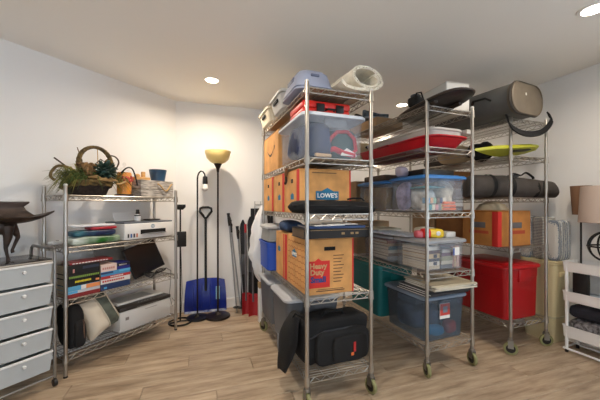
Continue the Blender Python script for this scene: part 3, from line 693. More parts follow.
def snow_shovel():
    t = thing('snow_shovel', 'blue snow shovel with a black shaft and loop handle leaning on the back wall', 'shovel', (.055, 3.625, 0), 0)
    bl = mat('blue_plastic', (22, 46, 146), .35, var=.12)
    lean = math.atan2(.075, 1.2)
    rings = []
    for i in range(17):
        f = -1+2*i/16; ring = []
        for k in range(9):
            h = k/8; ring.append((f*(.235-.02*h*h), .028-.055*(1-f*f)*0-.050*math.sin(PI*min(1, h*.9))*.8-.015*math.sin(f*PI*2.5)*.4+.05*h, h*(.355+.03*(1-f*f))))
        back = [(x, y+.006, z_) for x, y, z_ in reversed(ring)]
        rings.append(ring+back)
    MB().loft(rings).build('blade', bl, t, 50)
    for f in (-.62, -.2, .2, .62): MB().tube([(f*.22, -.006-.030*math.sin(PI*h*.9)+.05*h, h*.36) for h in [.15+.75*k/8 for k in range(9)]], .006, 6).build('rib', bl, t)
    MB().box(-.232, .232, .012, .020, 0, .022).build('wear_strip', mat('worn_edge', (190, 196, 206), .5, var=.4, scale=18, col2=(60, 84, 160)), t)
    MB().rbox(.11, .155, -.022, -.017, .15, .30, .001, 1).mv(Matrix.Translation((0, 0, 0))).build('sticker', mat('pale_sticker', (150, 196, 220), .5), t)
    MB().tube([(0, .005, .25), (0, .03, .50), (0, .078, 1.10)], .0135, 10).build('shaft', BLACK, t)
    MB().tube([(0, .076, 1.07), (-.024, .077, 1.11), (-.066, .08, 1.165), (-.062, .08, 1.20), (-.03, .082, 1.212), (.03, .082, 1.212), (.062, .08, 1.20), (.066, .08, 1.165), (.024, .077, 1.11)], .0140, 8, True).build('grip', BLACK, t)
snow_shovel()
silv = mat('silver_shaft', (170, 170, 172), .3, .9)
def ski_pole(label, x0, x1, y0, y1, h, gr=.14):
    t = thing('ski_pole', label, 'ski pole', (x0, y0, 0), 0, 'ski poles by the back wall')
    def at(z): f = z/h; return (f*(x1-x0), f*(y1-y0), z)
    MB().tube([at(.0), at(.04), at(h-gr)], [.003, .007, .009], 8).build('shaft', silv, t)
    MB().tube([at(h-gr-.01), at(h-gr*.7), at(h-.03), at(h)], [.012, .016, .016, .020], 10).build('grip', BLACK, t)
    MB().lathe([(.010, .075), (.038, .066), (.040, .060), (.010, .060)], 16, (at(.065)[0], at(.065)[1], 0)).build('snow_basket', BLACK, t)
    MB().tube([at(h-.01), (at(h)[0]+.025, at(h)[1]-.02, h-.06), (at(h)[0]+.012, at(h)[1]-.01, h-.15), at(h-.05)], .005, 5).build('wrist_strap', BLACK, t)
ski_pole('silver ski pole nearest the blue snow shovel', .395, .315, 3.50, 3.70, 1.14)
ski_pole('silver ski pole second from the blue snow shovel', .44, .335, 3.47, 3.705, 1.06)
ski_pole('silver ski pole leaning closest to the black skis', .475, .42, 3.47, 3.705, .98)
def ski(label, x, lean, h):
    t = thing('ski', label, 'ski', (x, 3.60, 0), 0, 'black skis by the back wall')
    rings = []
    for i in range(22):
        f = i/21; z_ = f*h; w = .036-.010*math.sin(PI*f) if f < .9 else .036*(1-((f-.9)/.1)**2*.8); y_ = f*lean-(.0 if f < .88 else 1.2*(f-.88)**2*h)
        rings.append([(-w, y_, z_), (w, y_, z_), (w, y_+.010, z_), (-w, y_+.010, z_)])
    MB().loft(rings).build('ski_body', mat('black_ski', (28, 27, 28), .35), t)
    MB().rbox(-.028, .028, -.03, .004, h*.40, h*.62, .008).build('binding', mat('grey_binding', (70, 70, 74), .4), t)
ski('black ski upright against the back wall, left of the pair', .485, .09, 1.06); ski('black ski upright against the back wall, right of the pair', .575, .09, 1.10)
def framed():
    t = thing('framed_picture', 'tall black framed panel with a pink picture leaning behind the white bag', 'picture', (.725, 3.63, 0), 0)
    M = Matrix.Rotation(R(-3.5), 4, 'X')
    W, h = .28, 1.20
    for a in ((0, .035, 0, h), (W-.035, W, 0, h), (.035, W-.035, 0, .04), (.035, W-.035, h-.04, h)):
        MB().rbox(a[0]-W/2, a[1]-W/2, 0, .022, a[2], a[3], .003, 1).mv(M).build('frame_bar', BLACK, t)
    MB().box(-W/2+.035, W/2-.035, .010, .018, .04, h-.04).mv(M).build('mount', mat('dark_mount', (36, 32, 34), .7), t)
    MB().box(-.09, .06, .007, .010, .94, 1.12).mv(M).build('picture', mat('pink_picture', (206, 72, 108), .6, var=.2), t)
framed()
def wire_frame():
    t = thing('wire_stand', 'thin grey wire frame standing behind the black framed panel', 'wire frame', (.735, 3.70, 0), 0)
    g_ = mat('grey_wire', (150, 150, 150), .4, .6)
    MB().tube([(-.10, 0, .004), (-.10, 0, 1.285), (.10, 0, 1.285), (.10, 0, .004)], .004, 6).build('outer_wire', g_, t)
    MB().tube([(-.10, 0, 1.245), (.10, 0, 1.245)], .003, 6).build('cross_wire', g_, t); MB().tube([(-.03, 0, 1.245), (-.03, 0, 1.285)], .003, 6).build('upright_wire', g_, t)
wire_frame()
def red_shovel(label, x, y, w, h):
    t = thing('red_shovel', label, 'shovel', (x, y, 0), 0, 'red shovels standing by the back wall')
    rm_ = mat('red_plastic_blade', (158, 26, 34), .45)
    rings = []
    for i in range(11):
        f = -1+2*i/10; ring = [(f*w/2*(1-.06*k/6), .03*f*f*-1+.02*k/6, .24*k/6) for k in range(7)]
        rings.append(ring+[(a, b+.005, c) for a, b, c in reversed(ring)])
    MB().loft(rings).build('blade', rm_, t, 50)
    MB().tube([(0, .012, .15), (0, .03, .30), (0, .06, h-.1)], .011, 8).build('shaft', mat('grey_shaft', (110, 106, 108), .4, .5), t)
    MB().tube([(0, .058, h-.1), (0, .062, h)], .014, 8).build('grip', rm_, t)
red_shovel('red plastic shovel on the left, partly behind the other red one', .49, 3.43, .10, 1.02)
red_shovel('red plastic shovel in front, nearer the racks', .56, 3.36, .115, 1.00)
o = thing('plastic_bag', 'white plastic bag hanging at the rear corner of the moving box rack', 'bag', (.515, 3.04, .46), 0)
rings = []
for i in range(20):
    f = i/19; z_ = f*.78; w = .098*(math.sin(PI*min(1, .10+f*.86))**.8)*(1-.25*f)+.014; ring = []
    for k in range(24):
        a = 2*PI*k/24; q = 1+.34*noise.noise(Vector((3*math.cos(a), 3*math.sin(a), z_*9)))+.07*math.cos(7*a+z_*9)
        ring.append((.10*f**2+.10*(1-f)**2+w*q*math.cos(a)*.95, w*q*math.sin(a)*.8, z_))
    rings.append(ring)
MB().loft(rings).build('sack', mat('white_plastic_film', (232, 232, 232), .35, bump=.4, bscale=18), o, 50)
MB().tube([(.098, 0, .76), (.13, -.06, .80), (.16, -.10, .79), (.15, -.03, .72)], .008, 6).build('tie', mat('white_plastic_film', (0, 0, 0)), o)
o = thing('white_board_box', 'narrow white box standing on the floor behind the grey totes', 'box', (.635, 3.16, 0), R(8))
MB().rbox(-.055, .055, -.03, .03, 0, .42, .006).build('box_body', WHITEP, o); MB().rbox(-.056, .056, -.031, .031, .36, .425, .006).build('top', mat('tan_top', (170, 140, 104), .8), o)

# ------------------------------------------------------------------ rack B, top shelf
zt = SB[4]
one('cardboard_sheet', 'flat tan cardboard sheet lining the top shelf above the clear bin', 'cardboard', MB().box(0, .40, 0, 1.12, 0, .008), CARDD, RP('B', .03, .03, zt), RZ('B'))
zt += .0085
def open_tote(label, xs, ys, z, h, m, slot, up=False, turn=0.):
    W = xs[1]-xs[0]; D = ys[1]-ys[0]
    t = thing('plastic_tote', label, 'tote', RP('B', sum(xs)/2, sum(ys)/2, z), RZ('B', turn))
    rc = .05
    if up: prof = [(0, 0, 0), (.01, .01, 0.02), (.004, .004, .022), (.03, .03, h-.03), (.05, .05, h-.008), (.09, .09, h)]
    else: prof = [(.05, .05, 0), (.035, .035, .012), (.012, .012, h-.02), (0, 0, h-.018), (0, 0, h), (.022, .022, h), (.045, .045, .02)]
    MB().loft([rr(W-2*a, D-2*b, rc, z_) for a, b, z_ in prof]).build('shell', m, t)
    x = -W/2+(.022 if up else .014)
    MB().rbox(x-.006, x+.006, -.065, .065, h*.5, h*.72, .006).build('handle_slot', slot, t)
    y = -D/2+(.022 if up else .014)
    MB().rbox(-.03, .03, y-.005, y+.005, h*.62, h*.74, .005).build('handle_slot', slot, t)
    return t
open_tote('upturned blue grey plastic tub on the top shelf beside the rolled rug', (-.05, .225), (.06, .40), zt, .150, mat('blue_grey_tub', (140, 148, 170), .5), mat('blue_grey_slot', (90, 98, 122), .6), True)
open_tote('pale grey plastic tub with a dark handle slot, middle of the top shelf', (-.05, .30), (.42, .80), zt, .130, mat('pale_grey_tub', (186, 184, 180), .55), DARKHOLE)
open_tote('cream plastic tub with a dark handle slot at the far end of the top shelf', (-.05, .30), (.83, 1.24), zt, .130, mat('cream_tub', (220, 208, 182), .55), DARKHOLE)
soft('folded_cushion', 'dark grey cushion bundled inside the pale tub on the top shelf', 'cushion', 'B', (.10, .68, zt+.025), (.12, .10, .090), mat('dark_grey_fabric', (76, 76, 74), .9, bump=.2), .7, .6, .02, 8)
def rug():
    t = thing('rolled_rug', 'cream woven rug loosely rolled on the top shelf', 'rug', RP('B', .335, -.01, zt), RZ('B', 4))
    cm = mat('cream_weave', (232, 224, 206), .95, var=.05, scale=30, bump=.2, bscale=300)
    path = [(-.11, .050), (-.075, .022), (-.02, .012), (.04, .012)]
    n = 46
    for i in range(n):
        f = i/(n-1); a = -PI/2+f*2*PI*1.40; rd = .076-.026*f; ex = 1.70*rd*math.cos(a); ez = rd*math.sin(a)
        path.append((.085+ex*.985+ez*.17, .094+ez*.985-ex*.17*min(1, f*3)))
    th = .020; rings = []
    up, lo = [], []
    for i, p in enumerate(path):
        a = path[max(0, i-1)]; b = path[min(len(path)-1, i+1)]; d = Vector((b[0]-a[0], b[1]-a[1])).normalized(); nn = Vector((-d.y, d.x))
        up.append((p[0]+nn.x*th/2, p[1]+nn.y*th/2)); lo.append((p[0]-nn.x*th/2, p[1]-nn.y*th/2))
    sec = up+lo[::-1]
    for k in range(13):
        y_ = .46*k/12
        rings.append([(x+.006*noise.noise(Vector((x*20, y_*9, z_*20))), y_+.010*noise.noise(Vector((x*25, 0, z_*25))), z_+.003+.003*noise.noise(Vector((x*14, y_*8, z_*14)))) for x, z_ in sec])
    MB().loft(rings).build('rug_sheet', cm, t, 60)
    random.seed(3); fr = MB()
    for i in range(0, len(path), 1):
        for q in range(3):
            x, z_ = path[i]; fr.tube([(x+random.uniform(-.006, .006), .004, z_+random.uniform(-.004, .004)), (x+random.uniform(-.008, .008), -.010, z_+random.uniform(-.006, .004))], .0018, 3)
    o = fr.build('fringe', cm, t); o['kind'] = 'stuff'
rug()

# rack B, second shelf: clear bin, red case, parcel
z2 = SB[3]
storage_bin('storage_bin', 'large clear bin with a white lid holding blue cloth and a red bag', 'storage bin', 'B', (-.02, .445), (.025, .62), z2, .300, CLEARP, mat('frosted_white_lid', (206, 212, 222), .4), taper=.90)
soft('folded_cloth', 'navy blue cloth bundle inside the large clear bin', 'cloth', 'B', (.115, .28, z2+.016), (.115, .20, .120), mat('navy_cloth', (32, 46, 82), .9, var=.3, bump=.3, bscale=20), .5, .5, .03, 9, seed=3)
def redbag():
    t = thing('red_bag', 'red bag with a dark green front panel inside the large clear bin', 'bag', RP('B', .30, .15, z2+.016), RZ('B', -8))
    rb = mat('red_nylon', (198, 36, 50), .6, var=.15, bump=.2)
    MB().sell((0, .03, .10), (.105, .085, .10), .5, .6, 14, 22, .012, 10, 1).build('bag_body', mat('deep_green_nylon', (34, 70, 68), .6, bump=.2), t, 60)
    pts = [(-.105, -.045, .075), (-.085, -.058, .13), (-.04, -.062, .175), (.03, -.062, .178), (.08, -.058, .135), (.095, -.05, .06), (.06, -.06, .03), (0, -.066, .028), (-.06, -.06, .055)]
    MB().tube(pts, .013, 8, True).build('piping', rb, t); MB().tube([(-.12, -.05, .05), (-.06, -.068, .06), (0, -.072, .035), (.08, -.065, .02)], .018, 8).build('strap', rb, t)
redbag()
one('paper_sheet', 'white folded paper in front of the red bag in the clear bin', 'paper', MB().prism([(-.06, 0), (.06, 0), (.05, .02), (-.01, .055), (-.05, .02)], -.002, .002, 'xz').mv(Matrix.Rotation(R(-12), 4, 'X')), PAPER, RP('B', .32, .062, z2+.030), RZ('B'))
one('wooden_stick', 'short wooden stick lying in the clear bin', 'stick', MB().rbox(-.06, .06, -.012, .012, 0, .022, .006), mat('stick_wood', (196, 160, 112), .7), RP('B', .14, .075, z2+.016), RZ('B', 8))
soft('white_cloth', 'pale cloth at the rear of the large clear bin', 'cloth', 'B', (.30, .42, z2+.016), (.08, .10, .09), mat('pale_cloth', (206, 202, 192), .9, bump=.3, bscale=20), .6, .6, .015, 10)
def red_case():
    t = thing('tool_case', 'red plastic tool case with black latches on the clear bin lid', 'tool case', RP('B', .185, .25, z2+.301), RZ('B'))
    rc_ = mat('bright_red_plastic', (214, 40, 30), .4)
    MB().rbox(-.17, .17, -.14, .14, 0, .040, .01).build('case_base', rc_, t); MB().rbox(-.172, .172, -.142, .142, .042, .088, .012).build('case_lid', rc_, t)
    for x in (-.05, .09): MB().rbox(x-.028, x+.028, -.153, -.14, .018, .070, .004).build('latch', BLACK, t)
    MB().tube([(-.012, -.14, .03), (-.008, -.17, .03), (.045, -.17, .03), (.05, -.14, .03)], .007, 6).build('handle', BLACK, t)
red_case()
b, W, D = carton('cardboard parcel with a printed smile arrow, behind the clear bin', 'B', (0, .36), (.66, 1.17), z2, .33, CARD)
_sm = [(.12-.24*i/12, .200-.045*math.sin(PI*i/12)) for i in range(13)]; _sm += [(.12-.24*i/12, .196-.062*math.sin(PI*i/12)) for i in range(12, -1, -1)]
MB().prism(_sm, -W/2-.001, -W/2, 'yz').build('smile_print', mat('dark_brown_print', (66, 44, 30), .7), b, 0)
MB().prism([(-.115, .215), (-.150, .215), (-.135, .180)], -W/2-.001, -W/2, 'yz').build('arrow_print', mat('dark_brown_print', (0, 0, 0)), b)

# rack B, third shelf: three shop cartons in a row and a black carry bag
z3 = SB[2]
def shop_carton(label, r, xs, ys, z, h, front, side_holes=True, big=False):
    b, W, D = carton(label, r, xs, ys, z, h, CARD, group='printed moving boxes')
    e = .001
    if front:
        house_logo(b, .012 if not big else 0, -D/2, h*.44, .17, .082); MB().box(-.075, .098, -D/2-e, -D/2, h*.24, h*.275).build('print_line', RED, b, 0)
        MB().box(-.10, .08, -D/2-e, -D/2, h*.905, h*.92).build('print_line', mat('dark_brown_print', (0, 0, 0)), b, 0)
        MB().box(W/2-.010, W/2+e, -D/2-e, -D/2+.010, .002, h-.002).build('corner_print', RED, b, 0)
    MB().box(-W/2-e, -W/2, -D/2+.0, -D/2+.055, .002, h-.004).build('corner_print', RED, b, 0)
    MB().rbox(-W/2-e, -W/2+.004, -.008-.02, .04-.02, h*.70, h*.80, .01).build('hand_hole', DARKHOLE, b)
    house_logo(b, -W/2, -.01, h*.40, .07, .05, 'left', False)
    return b, W, D
shop_carton("moving box with a blue house logo on its front, behind the black carry bag", 'B', (.005, .385), (.155, .475), z3, .298, True)
shop_carton('printed moving box second from the front on the upper box shelf', 'B', (.0, .38), (.485, .785), z3, .30, False)
shop_carton('printed moving box at the far end of the upper box shelf', 'B', (-.005, .37), (.795, 1.17), z3, .30, False)
def carry_bag():
    t = thing('carry_bag', 'long black fabric carry bag lying along the front of the box shelf', 'bag', RP('B', .22, .085, z3), RZ('B'))
    rings = []
    for i in range(27):
        f = -1+2*i/26; x = f*.315; k = (1-abs(f)**9)**.5*.85+.15
        ring = []
        for j in range(18):
            a = 2*PI*j/18; q = 1+.20*noise.noise(Vector((x*11, math.cos(a)*2, math.sin(a)*2)))
            zz = .043+.043*k*q*math.sin(a)
            ring.append((x, .052*k*q*math.cos(a)-.004*math.sin(x*20), max(0, zz-.014*f if f > 0 else zz)))
        rings.append(ring)
    MB().loft(rings).build('bag_body', BFAB, t, 60)
    MB().tube([(-.30, -.048, .055), (-.1, -.052, .052), (.1, -.052, .050), (.29, -.046, .040)], .0035, 5).build('zip', BLACK, t)
    MB().tube([(.10, .0, .092), (.13, -.02, .10), (.20, -.02, .098), (.23, 0, .085)], .006, 5).build('handle', BFAB, t)
carry_bag()
def key_tag():
    t = thing('hanging_tag', 'brown tag with a black end hanging under the clear bin shelf', 'tag', RP('B', .0, .40, 0), RZ('B'))
    MB().sell((-.012, 0, z2-.06), (.012, .024, .035), .9, .9, 8, 12).build('tag_body', mat('brown_felt', (110, 72, 40), .9), t)
    MB().tube([(-.012, 0, z2-.09), (-.014, -.01, z2-.12), (-.014, .012, z2-.14)], .010, 6).build('tassel', BLACK, t)
    MB().tube([(-.004, 0, z2-.012), (-.012, 0, z2-.035)], .003, 5).build('loop', BLACK, t)
key_tag()

# rack B, fourth shelf: heavy-duty carton, second carton, books and papers, blue bin
z4 = SB[1]
b, W, D = carton('moving box with a large red panel on its front, under the black binder', 'B', (.012, .345), (.045, .445), z4, .358, CARD, group='printed moving boxes')
e = .001; y = -D/2
MB().prism([(-W/2+.002, .045), (-.005, .045), (-.005, .215), (-.062, .215), (-.085, .232), (-.108, .215), (-W/2+.002, .215)], y-e, y, 'xz').build('red_panel', RED, b, 0)
lettering('Heavy', .047, CARDP, b, (-.085, y-.0016, .182), FRONT, .0004, .0018); lettering('Duty', .047, CARDP, b, (-.093, y-.0016, .142), FRONT, .0004, .0018)
lettering('Small', .050, NAVYP, b, (-.085, y-.0016, .096), FRONT, .0004, .0022)
for k in range(9): MB().box(.02, .075+.02*((k*7) % 3)/2, y-e, y, .075+.021*k, .080+.021*k).build('print_line', mat('dark_brown_print', (0, 0, 0)), b, 0)
MB().box(-.10, .10, y-e, y, .020, .025).build('print_line', mat('dark_brown_print', (0, 0, 0)), b, 0); MB().box(-.09, .09, y-e, y, .031, .034).build('print_line', mat('dark_brown_print', (0, 0, 0)), b, 0)
MB().rbox(-.045, .035, y-.0015, y+.004, .278, .303, .011).build('hand_hole', DARKHOLE, b)
MB().box(W/2-.010, W/2+e, y-e, y+.010, .002, .350).build('corner_print', RED, b, 0)
op = mat('orange_print', (168, 96, 44), .8)
for k in range(8):
    pts = [(-W/2-.0002, -D/2+.02+.36*i/12, .03+.04*k+(.010 if i % 2 else 0)) for i in range(13)]
    MB().tube(pts, .0022, 4).build('pattern_print', op, b)
house_logo(b, -W/2-.0012, .03, .24, .085, .06, 'left', True)
b, W, D = carton('printed moving box with a red stripe behind the red panel box', 'B', (.012, .345), (.455, .77), z4, .352, CARD, group='printed moving boxes')
MB().box(-W/2-e, -W/2, -D/2, -D/2+.06, .002, .346).build('corner_print', RED, b, 0); MB().box(-W/2-e, -W/2, -D/2+.08, -D/2+.10, .002, .346).build('corner_print', RED, b, 0)
house_logo(b, -W/2, .06, .22, .07, .05, 'left', False)
soft('cap', 'blue denim cap on the rear printed box', 'cap', 'B', (.085, .58, z4+.354), (.085, .12, .048), mat('denim', (46, 66, 98), .95, var=.2, scale=20, bump=.3), .8, .7, .012, 12)
def binder():
    t = thing('ring_binder', 'thick black binder with gold marks lying on the red panel box', 'binder', RP('B', .22, .135, z4+.360), RZ('B'))
    MB().loft([[(x, y_, z_) for y_, z_ in ((-.125, 0), (.125, 0), (.125, .004), (-.12, .004), (-.12, .058), (.125, .058), (.125, .062), (-.125, .062))] for x in (-.235, .235)]).build('cover', mat('black_cover', (0, 0, 0)), t, 0)
    MB().box(-.232, .232, -.1195, .118, .0045, .0575).build('pages', mat('brown_pages', (96, 78, 60), .9), t, 0)
    for x in (.02, .085, .12): MB().box(x, x+.022, -.126, -.1245, .022, .036).build('gold_mark', mat('gold_print', (140, 112, 70), .5), t, 0)
    MB().box(-.235, .235, -.1258, -.1245, .050, .0525).build('edge_line', mat('gold_print', (0, 0, 0)), t, 0)
binder()
book('dark blue folder lying on the black binder', 'B', .02, .42, .02, .23, z4+.4225, .013, mat('dark_blue_folder', (34, 62, 110), .5), None, -3, name='folder')
for k, (x, w_, a, lb) in enumerate(((.10, .22, 4, 'white sheet of paper on the blue folder, lower one'), (.21, .20, -9, 'white sheet of paper on the blue folder, upper one'))):
    one('paper_sheet', lb, 'paper', MB().rbox(-w_/2, w_/2, -.08, .10, 0, .005, .001, 1), PAPER, RP('B', x+.07, .12, z4+.4358+.0055*k), RZ('B', a))
storage_bin('storage_bin', 'bright blue bin on the lower box shelf by the white bag', 'storage bin', 'B', (-.07, .27), (.79, 1.17), z4, .245, mat('bright_blue_plastic', (34, 76, 178), .45), None, lid_on=False, taper=.88)
storage_bin('storage_bin', 'small clear box with a grey lid stacked in the bright blue bin', 'storage bin', 'B', (-.055, .255), (.81, 1.15), z4+.2455, .15, clear('cloudy_plastic', (178, 178, 174), .5, .4), mat('cloudy_grey_lid', (172, 174, 176), .5), taper=.94, handles=False)

# rack B, bottom shelf: totes and luggage
z5 = SB[0]
tg = mat('grey_plastic', (92, 94, 98), .5)
for ys, lb in (((.31, .78), 'grey tote with a pale lid directly behind the black luggage'), ((.81, 1.27), 'grey tote with a pale lid at the far end of the bottom shelf')):
    t = storage_bin('storage_tote', lb, 'tote', 'B', (-.045, .40), ys, z5, .385, tg, mat('pale_grey_lid', (176, 178, 182), .45), 'grey totes', taper=.86)
    MB().rbox(-.4455/2+.024, -.4455/2+.030, -.05, .05, .20, .27, .002, 1).mv(Matrix.Translation((.0, 0, 0))).build('brand_patch', mat('pale_patch', (150, 160, 172), .5), t)
def luggage():
    t = thing('luggage_bag', 'black wheeled laptop bag with a red and orange zip tag on the bottom shelf', 'luggage', RP('B', .245, .155, z5), RZ('B', 3))
    MB().sell((0, .03, .16), (.245, .105, .150), .32, .28, 20, 40, .026, 11, 1).build('bag_body', BFAB, t, 60)
    MB().sell((.03, -.07, .125), (.200, .040, .110), .35, .3, 16, 32, .012, 9, 5).build('front_pocket', BFAB, t, 60)
    MB().sell((.075, -.105, .115), (.135, .024, .085), .35, .35, 12, 24, .004, 9, 7).build('pocket_flap', BFAB, t, 60)
    for pts in ([(-.20, -.075, .20), (-.1, -.085, .235), (.1, -.085, .235), (.215, -.065, .20)], [(-.22, -.04, .27), (0, -.055, .295), (.22, -.04, .27)]):
        MB().tube(pts, .005, 6).build('zip', mat('grey_zip', (54, 54, 58), .5), t)
    MB().tube([(-.08, -.0, .305), (-.07, -.02, .335), (.06, -.02, .335), (.08, 0, .305)], .011, 8).build('handle', BFAB, t)
    MB().box(-.035, .03, -.058, -.053, .285, .30).build('silver_clip', mat('silver_clip', (130, 132, 136), .4, .7), t)
    MB().rbox(.085, .103, -.136, -.130, .09, .155, .004, 1).build('zip_tag', mat('red_tag', (190, 40, 40), .5), t); MB().rbox(.066, .088, -.137, -.130, .068, .090, .006, 1).build('orange_tag', mat('orange_tag', (226, 110, 50), .5), t)
luggage()
def side_bag():
    t = thing('shoulder_bag', 'black shoulder bag with a grey oval patch hanging off the left of the bottom shelf', 'bag', RP('B', -.085, .14, .15), RZ('B', -10))
    rings = []
    for i in range(20):
        f = i/19; z_ = .0+f*.37; w = .05+.07*math.sin(PI*min(1, .08+f*.80)); cy = .02+.06*(1-f)
        wx = .026+.035*math.sin(PI*min(1, .05+f*.85))
        rings.append([(wx*math.cos(a)*(1+.2*math.sin(6*f+a))+.075*f**1.4-.02, cy+w*math.sin(a)*(.85+.15*math.sin(4*f+a)), z_+.016*math.sin(2*a+5*f)) for a in [2*PI*k/20 for k in range(20)]])
    MB().loft(rings).build('bag_body', BFAB, t, 60)
    MB().sell((-.050, .055, .19), (.008, .030, .065), .8, .8, 8, 16).build('patch', mat('grey_patch', (120, 120, 122), .7), t)
    MB().tube([(.03, .0, .35), (.05, -.03, .40), (.10, -.02, .37), (.14, 0, .32)], .012, 6, flat=.5).build('strap', BFAB, t)
side_bag()

# ------------------------------------------------------------------ rack C, top shelf
z = SC[4]
one('flat_carton', 'flat brown carton under the black board on the middle rack top', 'box', MB().rbox(0, .30, 0, .48, 0, .085, .004, 1), CARDD, RP('C', .01, .62, z), RZ('C'))
def board():
    pts = []
    for k in range(36):
        a = 2*PI*k/36; pts.append((.15*math.copysign(abs(math.cos(a))**.75, math.cos(a)), .38*math.copysign(abs(math.sin(a))**.8, math.sin(a))))
    t = thing('bodyboard', 'black rounded board lying on the middle rack top, its nose at the front', 'board', RP('C', .165, .13, z), RZ('C', -10))
    MB().loft([[(x*s, y_*s, zz+.05*max(0, -y_-.2)) for x, y_ in pts] for zz, s in ((.016, .97), (.020, 1), (.040, 1), (.044, .97))]).build('deck', mat('black_board', (24, 23, 24), .35), t)
    MB().tube([(x*1.005, y_*1.005, .030+.05*max(0, -y_-.2)) for x, y_ in pts], .008, 6, True).build('rail', mat('dark_brown_rail', (60, 46, 36), .5), t)
    for q in (-.1, .1): MB().tube([(q, .25, .0), (q, -.05, .0), (q, -.2, .0)], .016, 6).mv(Matrix.Translation((0, 0, .010))).build('runner', mat('dark_brown_rail', (0, 0, 0)), t)
board()
def camera_case():
    t = thing('camera_case', 'small black padded case on the black board', 'case', RP('C', .085, .20, z+.046), RZ('C', 12))
    MB().sell((0, 0, .042), (.055, .055, .042), .5, .6, 10, 18, .010, 16).build('case_body', BFAB, t, 60)
    MB().sell((-.01, .0, .088), (.035, .035, .018), .7, .7, 8, 14, .006, 20).build('lid_pocket', mat('dark_slate_fabric', (48, 54, 62), .8), t, 60)
    MB().tube([(-.05, -.02, .05), (-.06, -.045, .09), (-.01, -.05, .105), (.045, -.035, .06)], .006, 6).build('strap', BFAB, t)
camera_case()
def trainers(label, y, m1, turn):
    t = thing('shoe', label, 'shoe', RP('C', .055, y, z+.0855), RZ('C', turn), 'shoes on the middle rack top')
    rings = []
    for i in range(14):
        f = i/13; yy = -.12+.24*f; h = .034+.045*max(0, f-.35)/.65*(1 if f < .95 else .8); w = .036*(math.sin(PI*(.12+.76*f))**.5)
        rings.append([(w*math.cos(a), yy, .014+h/2+h/2*math.sin(a)) for a in [2*PI*k/14 for k in range(14)]])
    MB().loft(rings).build('upper', m1, t, 60)
    MB().loft([[(x*s, y_*s, zz) for x, y_ in [(.038*math.copysign(abs(math.cos(a))**.7, math.cos(a)), .124*math.sin(a)) for a in [2*PI*k/20 for k in range(20)]]] for zz, s in ((0, .97), (.018, 1))]).build('sole', mat('grey_sole', (120, 126, 130), .7), t)
    for k in range(4): MB().tube([(-.02, -.04+.022*k, .060+.006*k), (.02, -.04+.022*k, .060+.006*k)], .003, 4).build('lace', WHITEP, t)
trainers('dark blue grey shoe on the flat carton, nearer the front', .70, mat('blue_grey_shoe', (74, 88, 100), .7, var=.4, scale=30), 70)
trainers('black shoe on the flat carton, farther back', .85, BFAB, 80)
def white_box():
    t = thing('white_carton', 'large white carton with a dark hand hole behind the black board', 'box', RP('C', .375, .27, z+.001), RZ('C', -6))
    W, D, h = .22, .46, .225
    wc = mat('white_card', (214, 210, 202), .8)
    MB().rbox(-W/2, W/2, -D/2, D/2, 0, h-.006, .006, 1).build('box_body', wc, t)
    for s in (-1, 1): MB().rbox(min(0, s*W/2)+.001, max(0, s*W/2)-.001, -D/2, D/2, h-.005, h, .002, 1).build('flap', wc, t)
    MB().rbox(W/2-.045, W/2-.012, -D/2-.0015, -D/2+.004, h*.55, h*.78, .008).build('hand_hole', DARKHOLE, t)
white_box()

# rack C, second shelf: red sled with a grey tray on it
z = SC[3]
def sled():
    t = thing('plastic_sled', 'red plastic sled lying on the middle rack under a pale tray', 'sled', RP('C', .205, .50, z), RZ('C', 0))
    rd_ = mat('red_sled_plastic', (190, 16, 32), .4)
    W, D, h = .44, 1.10, .085
    MB().loft([rr(W*.72, D*.80, .10, 0), rr(W*.78, D*.84, .11, .006), rr(W*.93, D*.95, .13, h*.85), rr(W, D, .14, h*.9), rr(W, D, .14, h), rr(W*.92, D*.94, .13, h), rr(W*.76, D*.82, .11, .016)]).build('sled_shell', rd_, t)
    for x in (-.08, .08): MB().tube([(x, -.30, .012), (x, .30, .012)], .012, 6).build('runner_ridge', rd_, t)
    for s in (-1, 1): MB().rbox(s*W*.485-.012, s*W*.485+.012, -.08, .08, h*.86, h+.004, .006).build('grip', mat('dark_red_grip', (150, 18, 30), .5), t)
sled()
def pale_tray():
    t = thing('plastic_tray', 'shallow pale grey tray stacked in the red sled', 'tray', RP('C', .205, .42, z+.0865), RZ('C', 0))
    W, D, h = .40, .86, .06; pg = mat('pale_tray_plastic', (184, 180, 172), .5)
    MB().loft([rr(W*.94, D*.96, .10, 0), rr(W*.97, D*.98, .11, h*.7), rr(W, D, .12, h*.75), rr(W, D, .12, h), rr(W*.93, D*.95, .11, h), rr(W*.90, D*.93, .10, .01)]).build('tray_shell', pg, t)
    MB().rbox(W/2-.03, W/2+.012, -D/2-.006, -D/2+.05, h*.5, h+.006, .006).build('spout', pg, t)
pale_tray()
o = thing('tissue_box', 'cream box with a dark oval opening lying in the rear of the red sled', 'box', RP('C', .12, .955, z+.018), RZ('C'))
MB().rbox(-.12, .12, -.09, .09, 0, .17, .006).build('box_body', mat('cream_card', (208, 186, 146), .8), o); MB().sell((-.02, -.09, .13), (.05, .003, .018), 1, 1, 6, 16).build('opening', DARKHOLE, o)

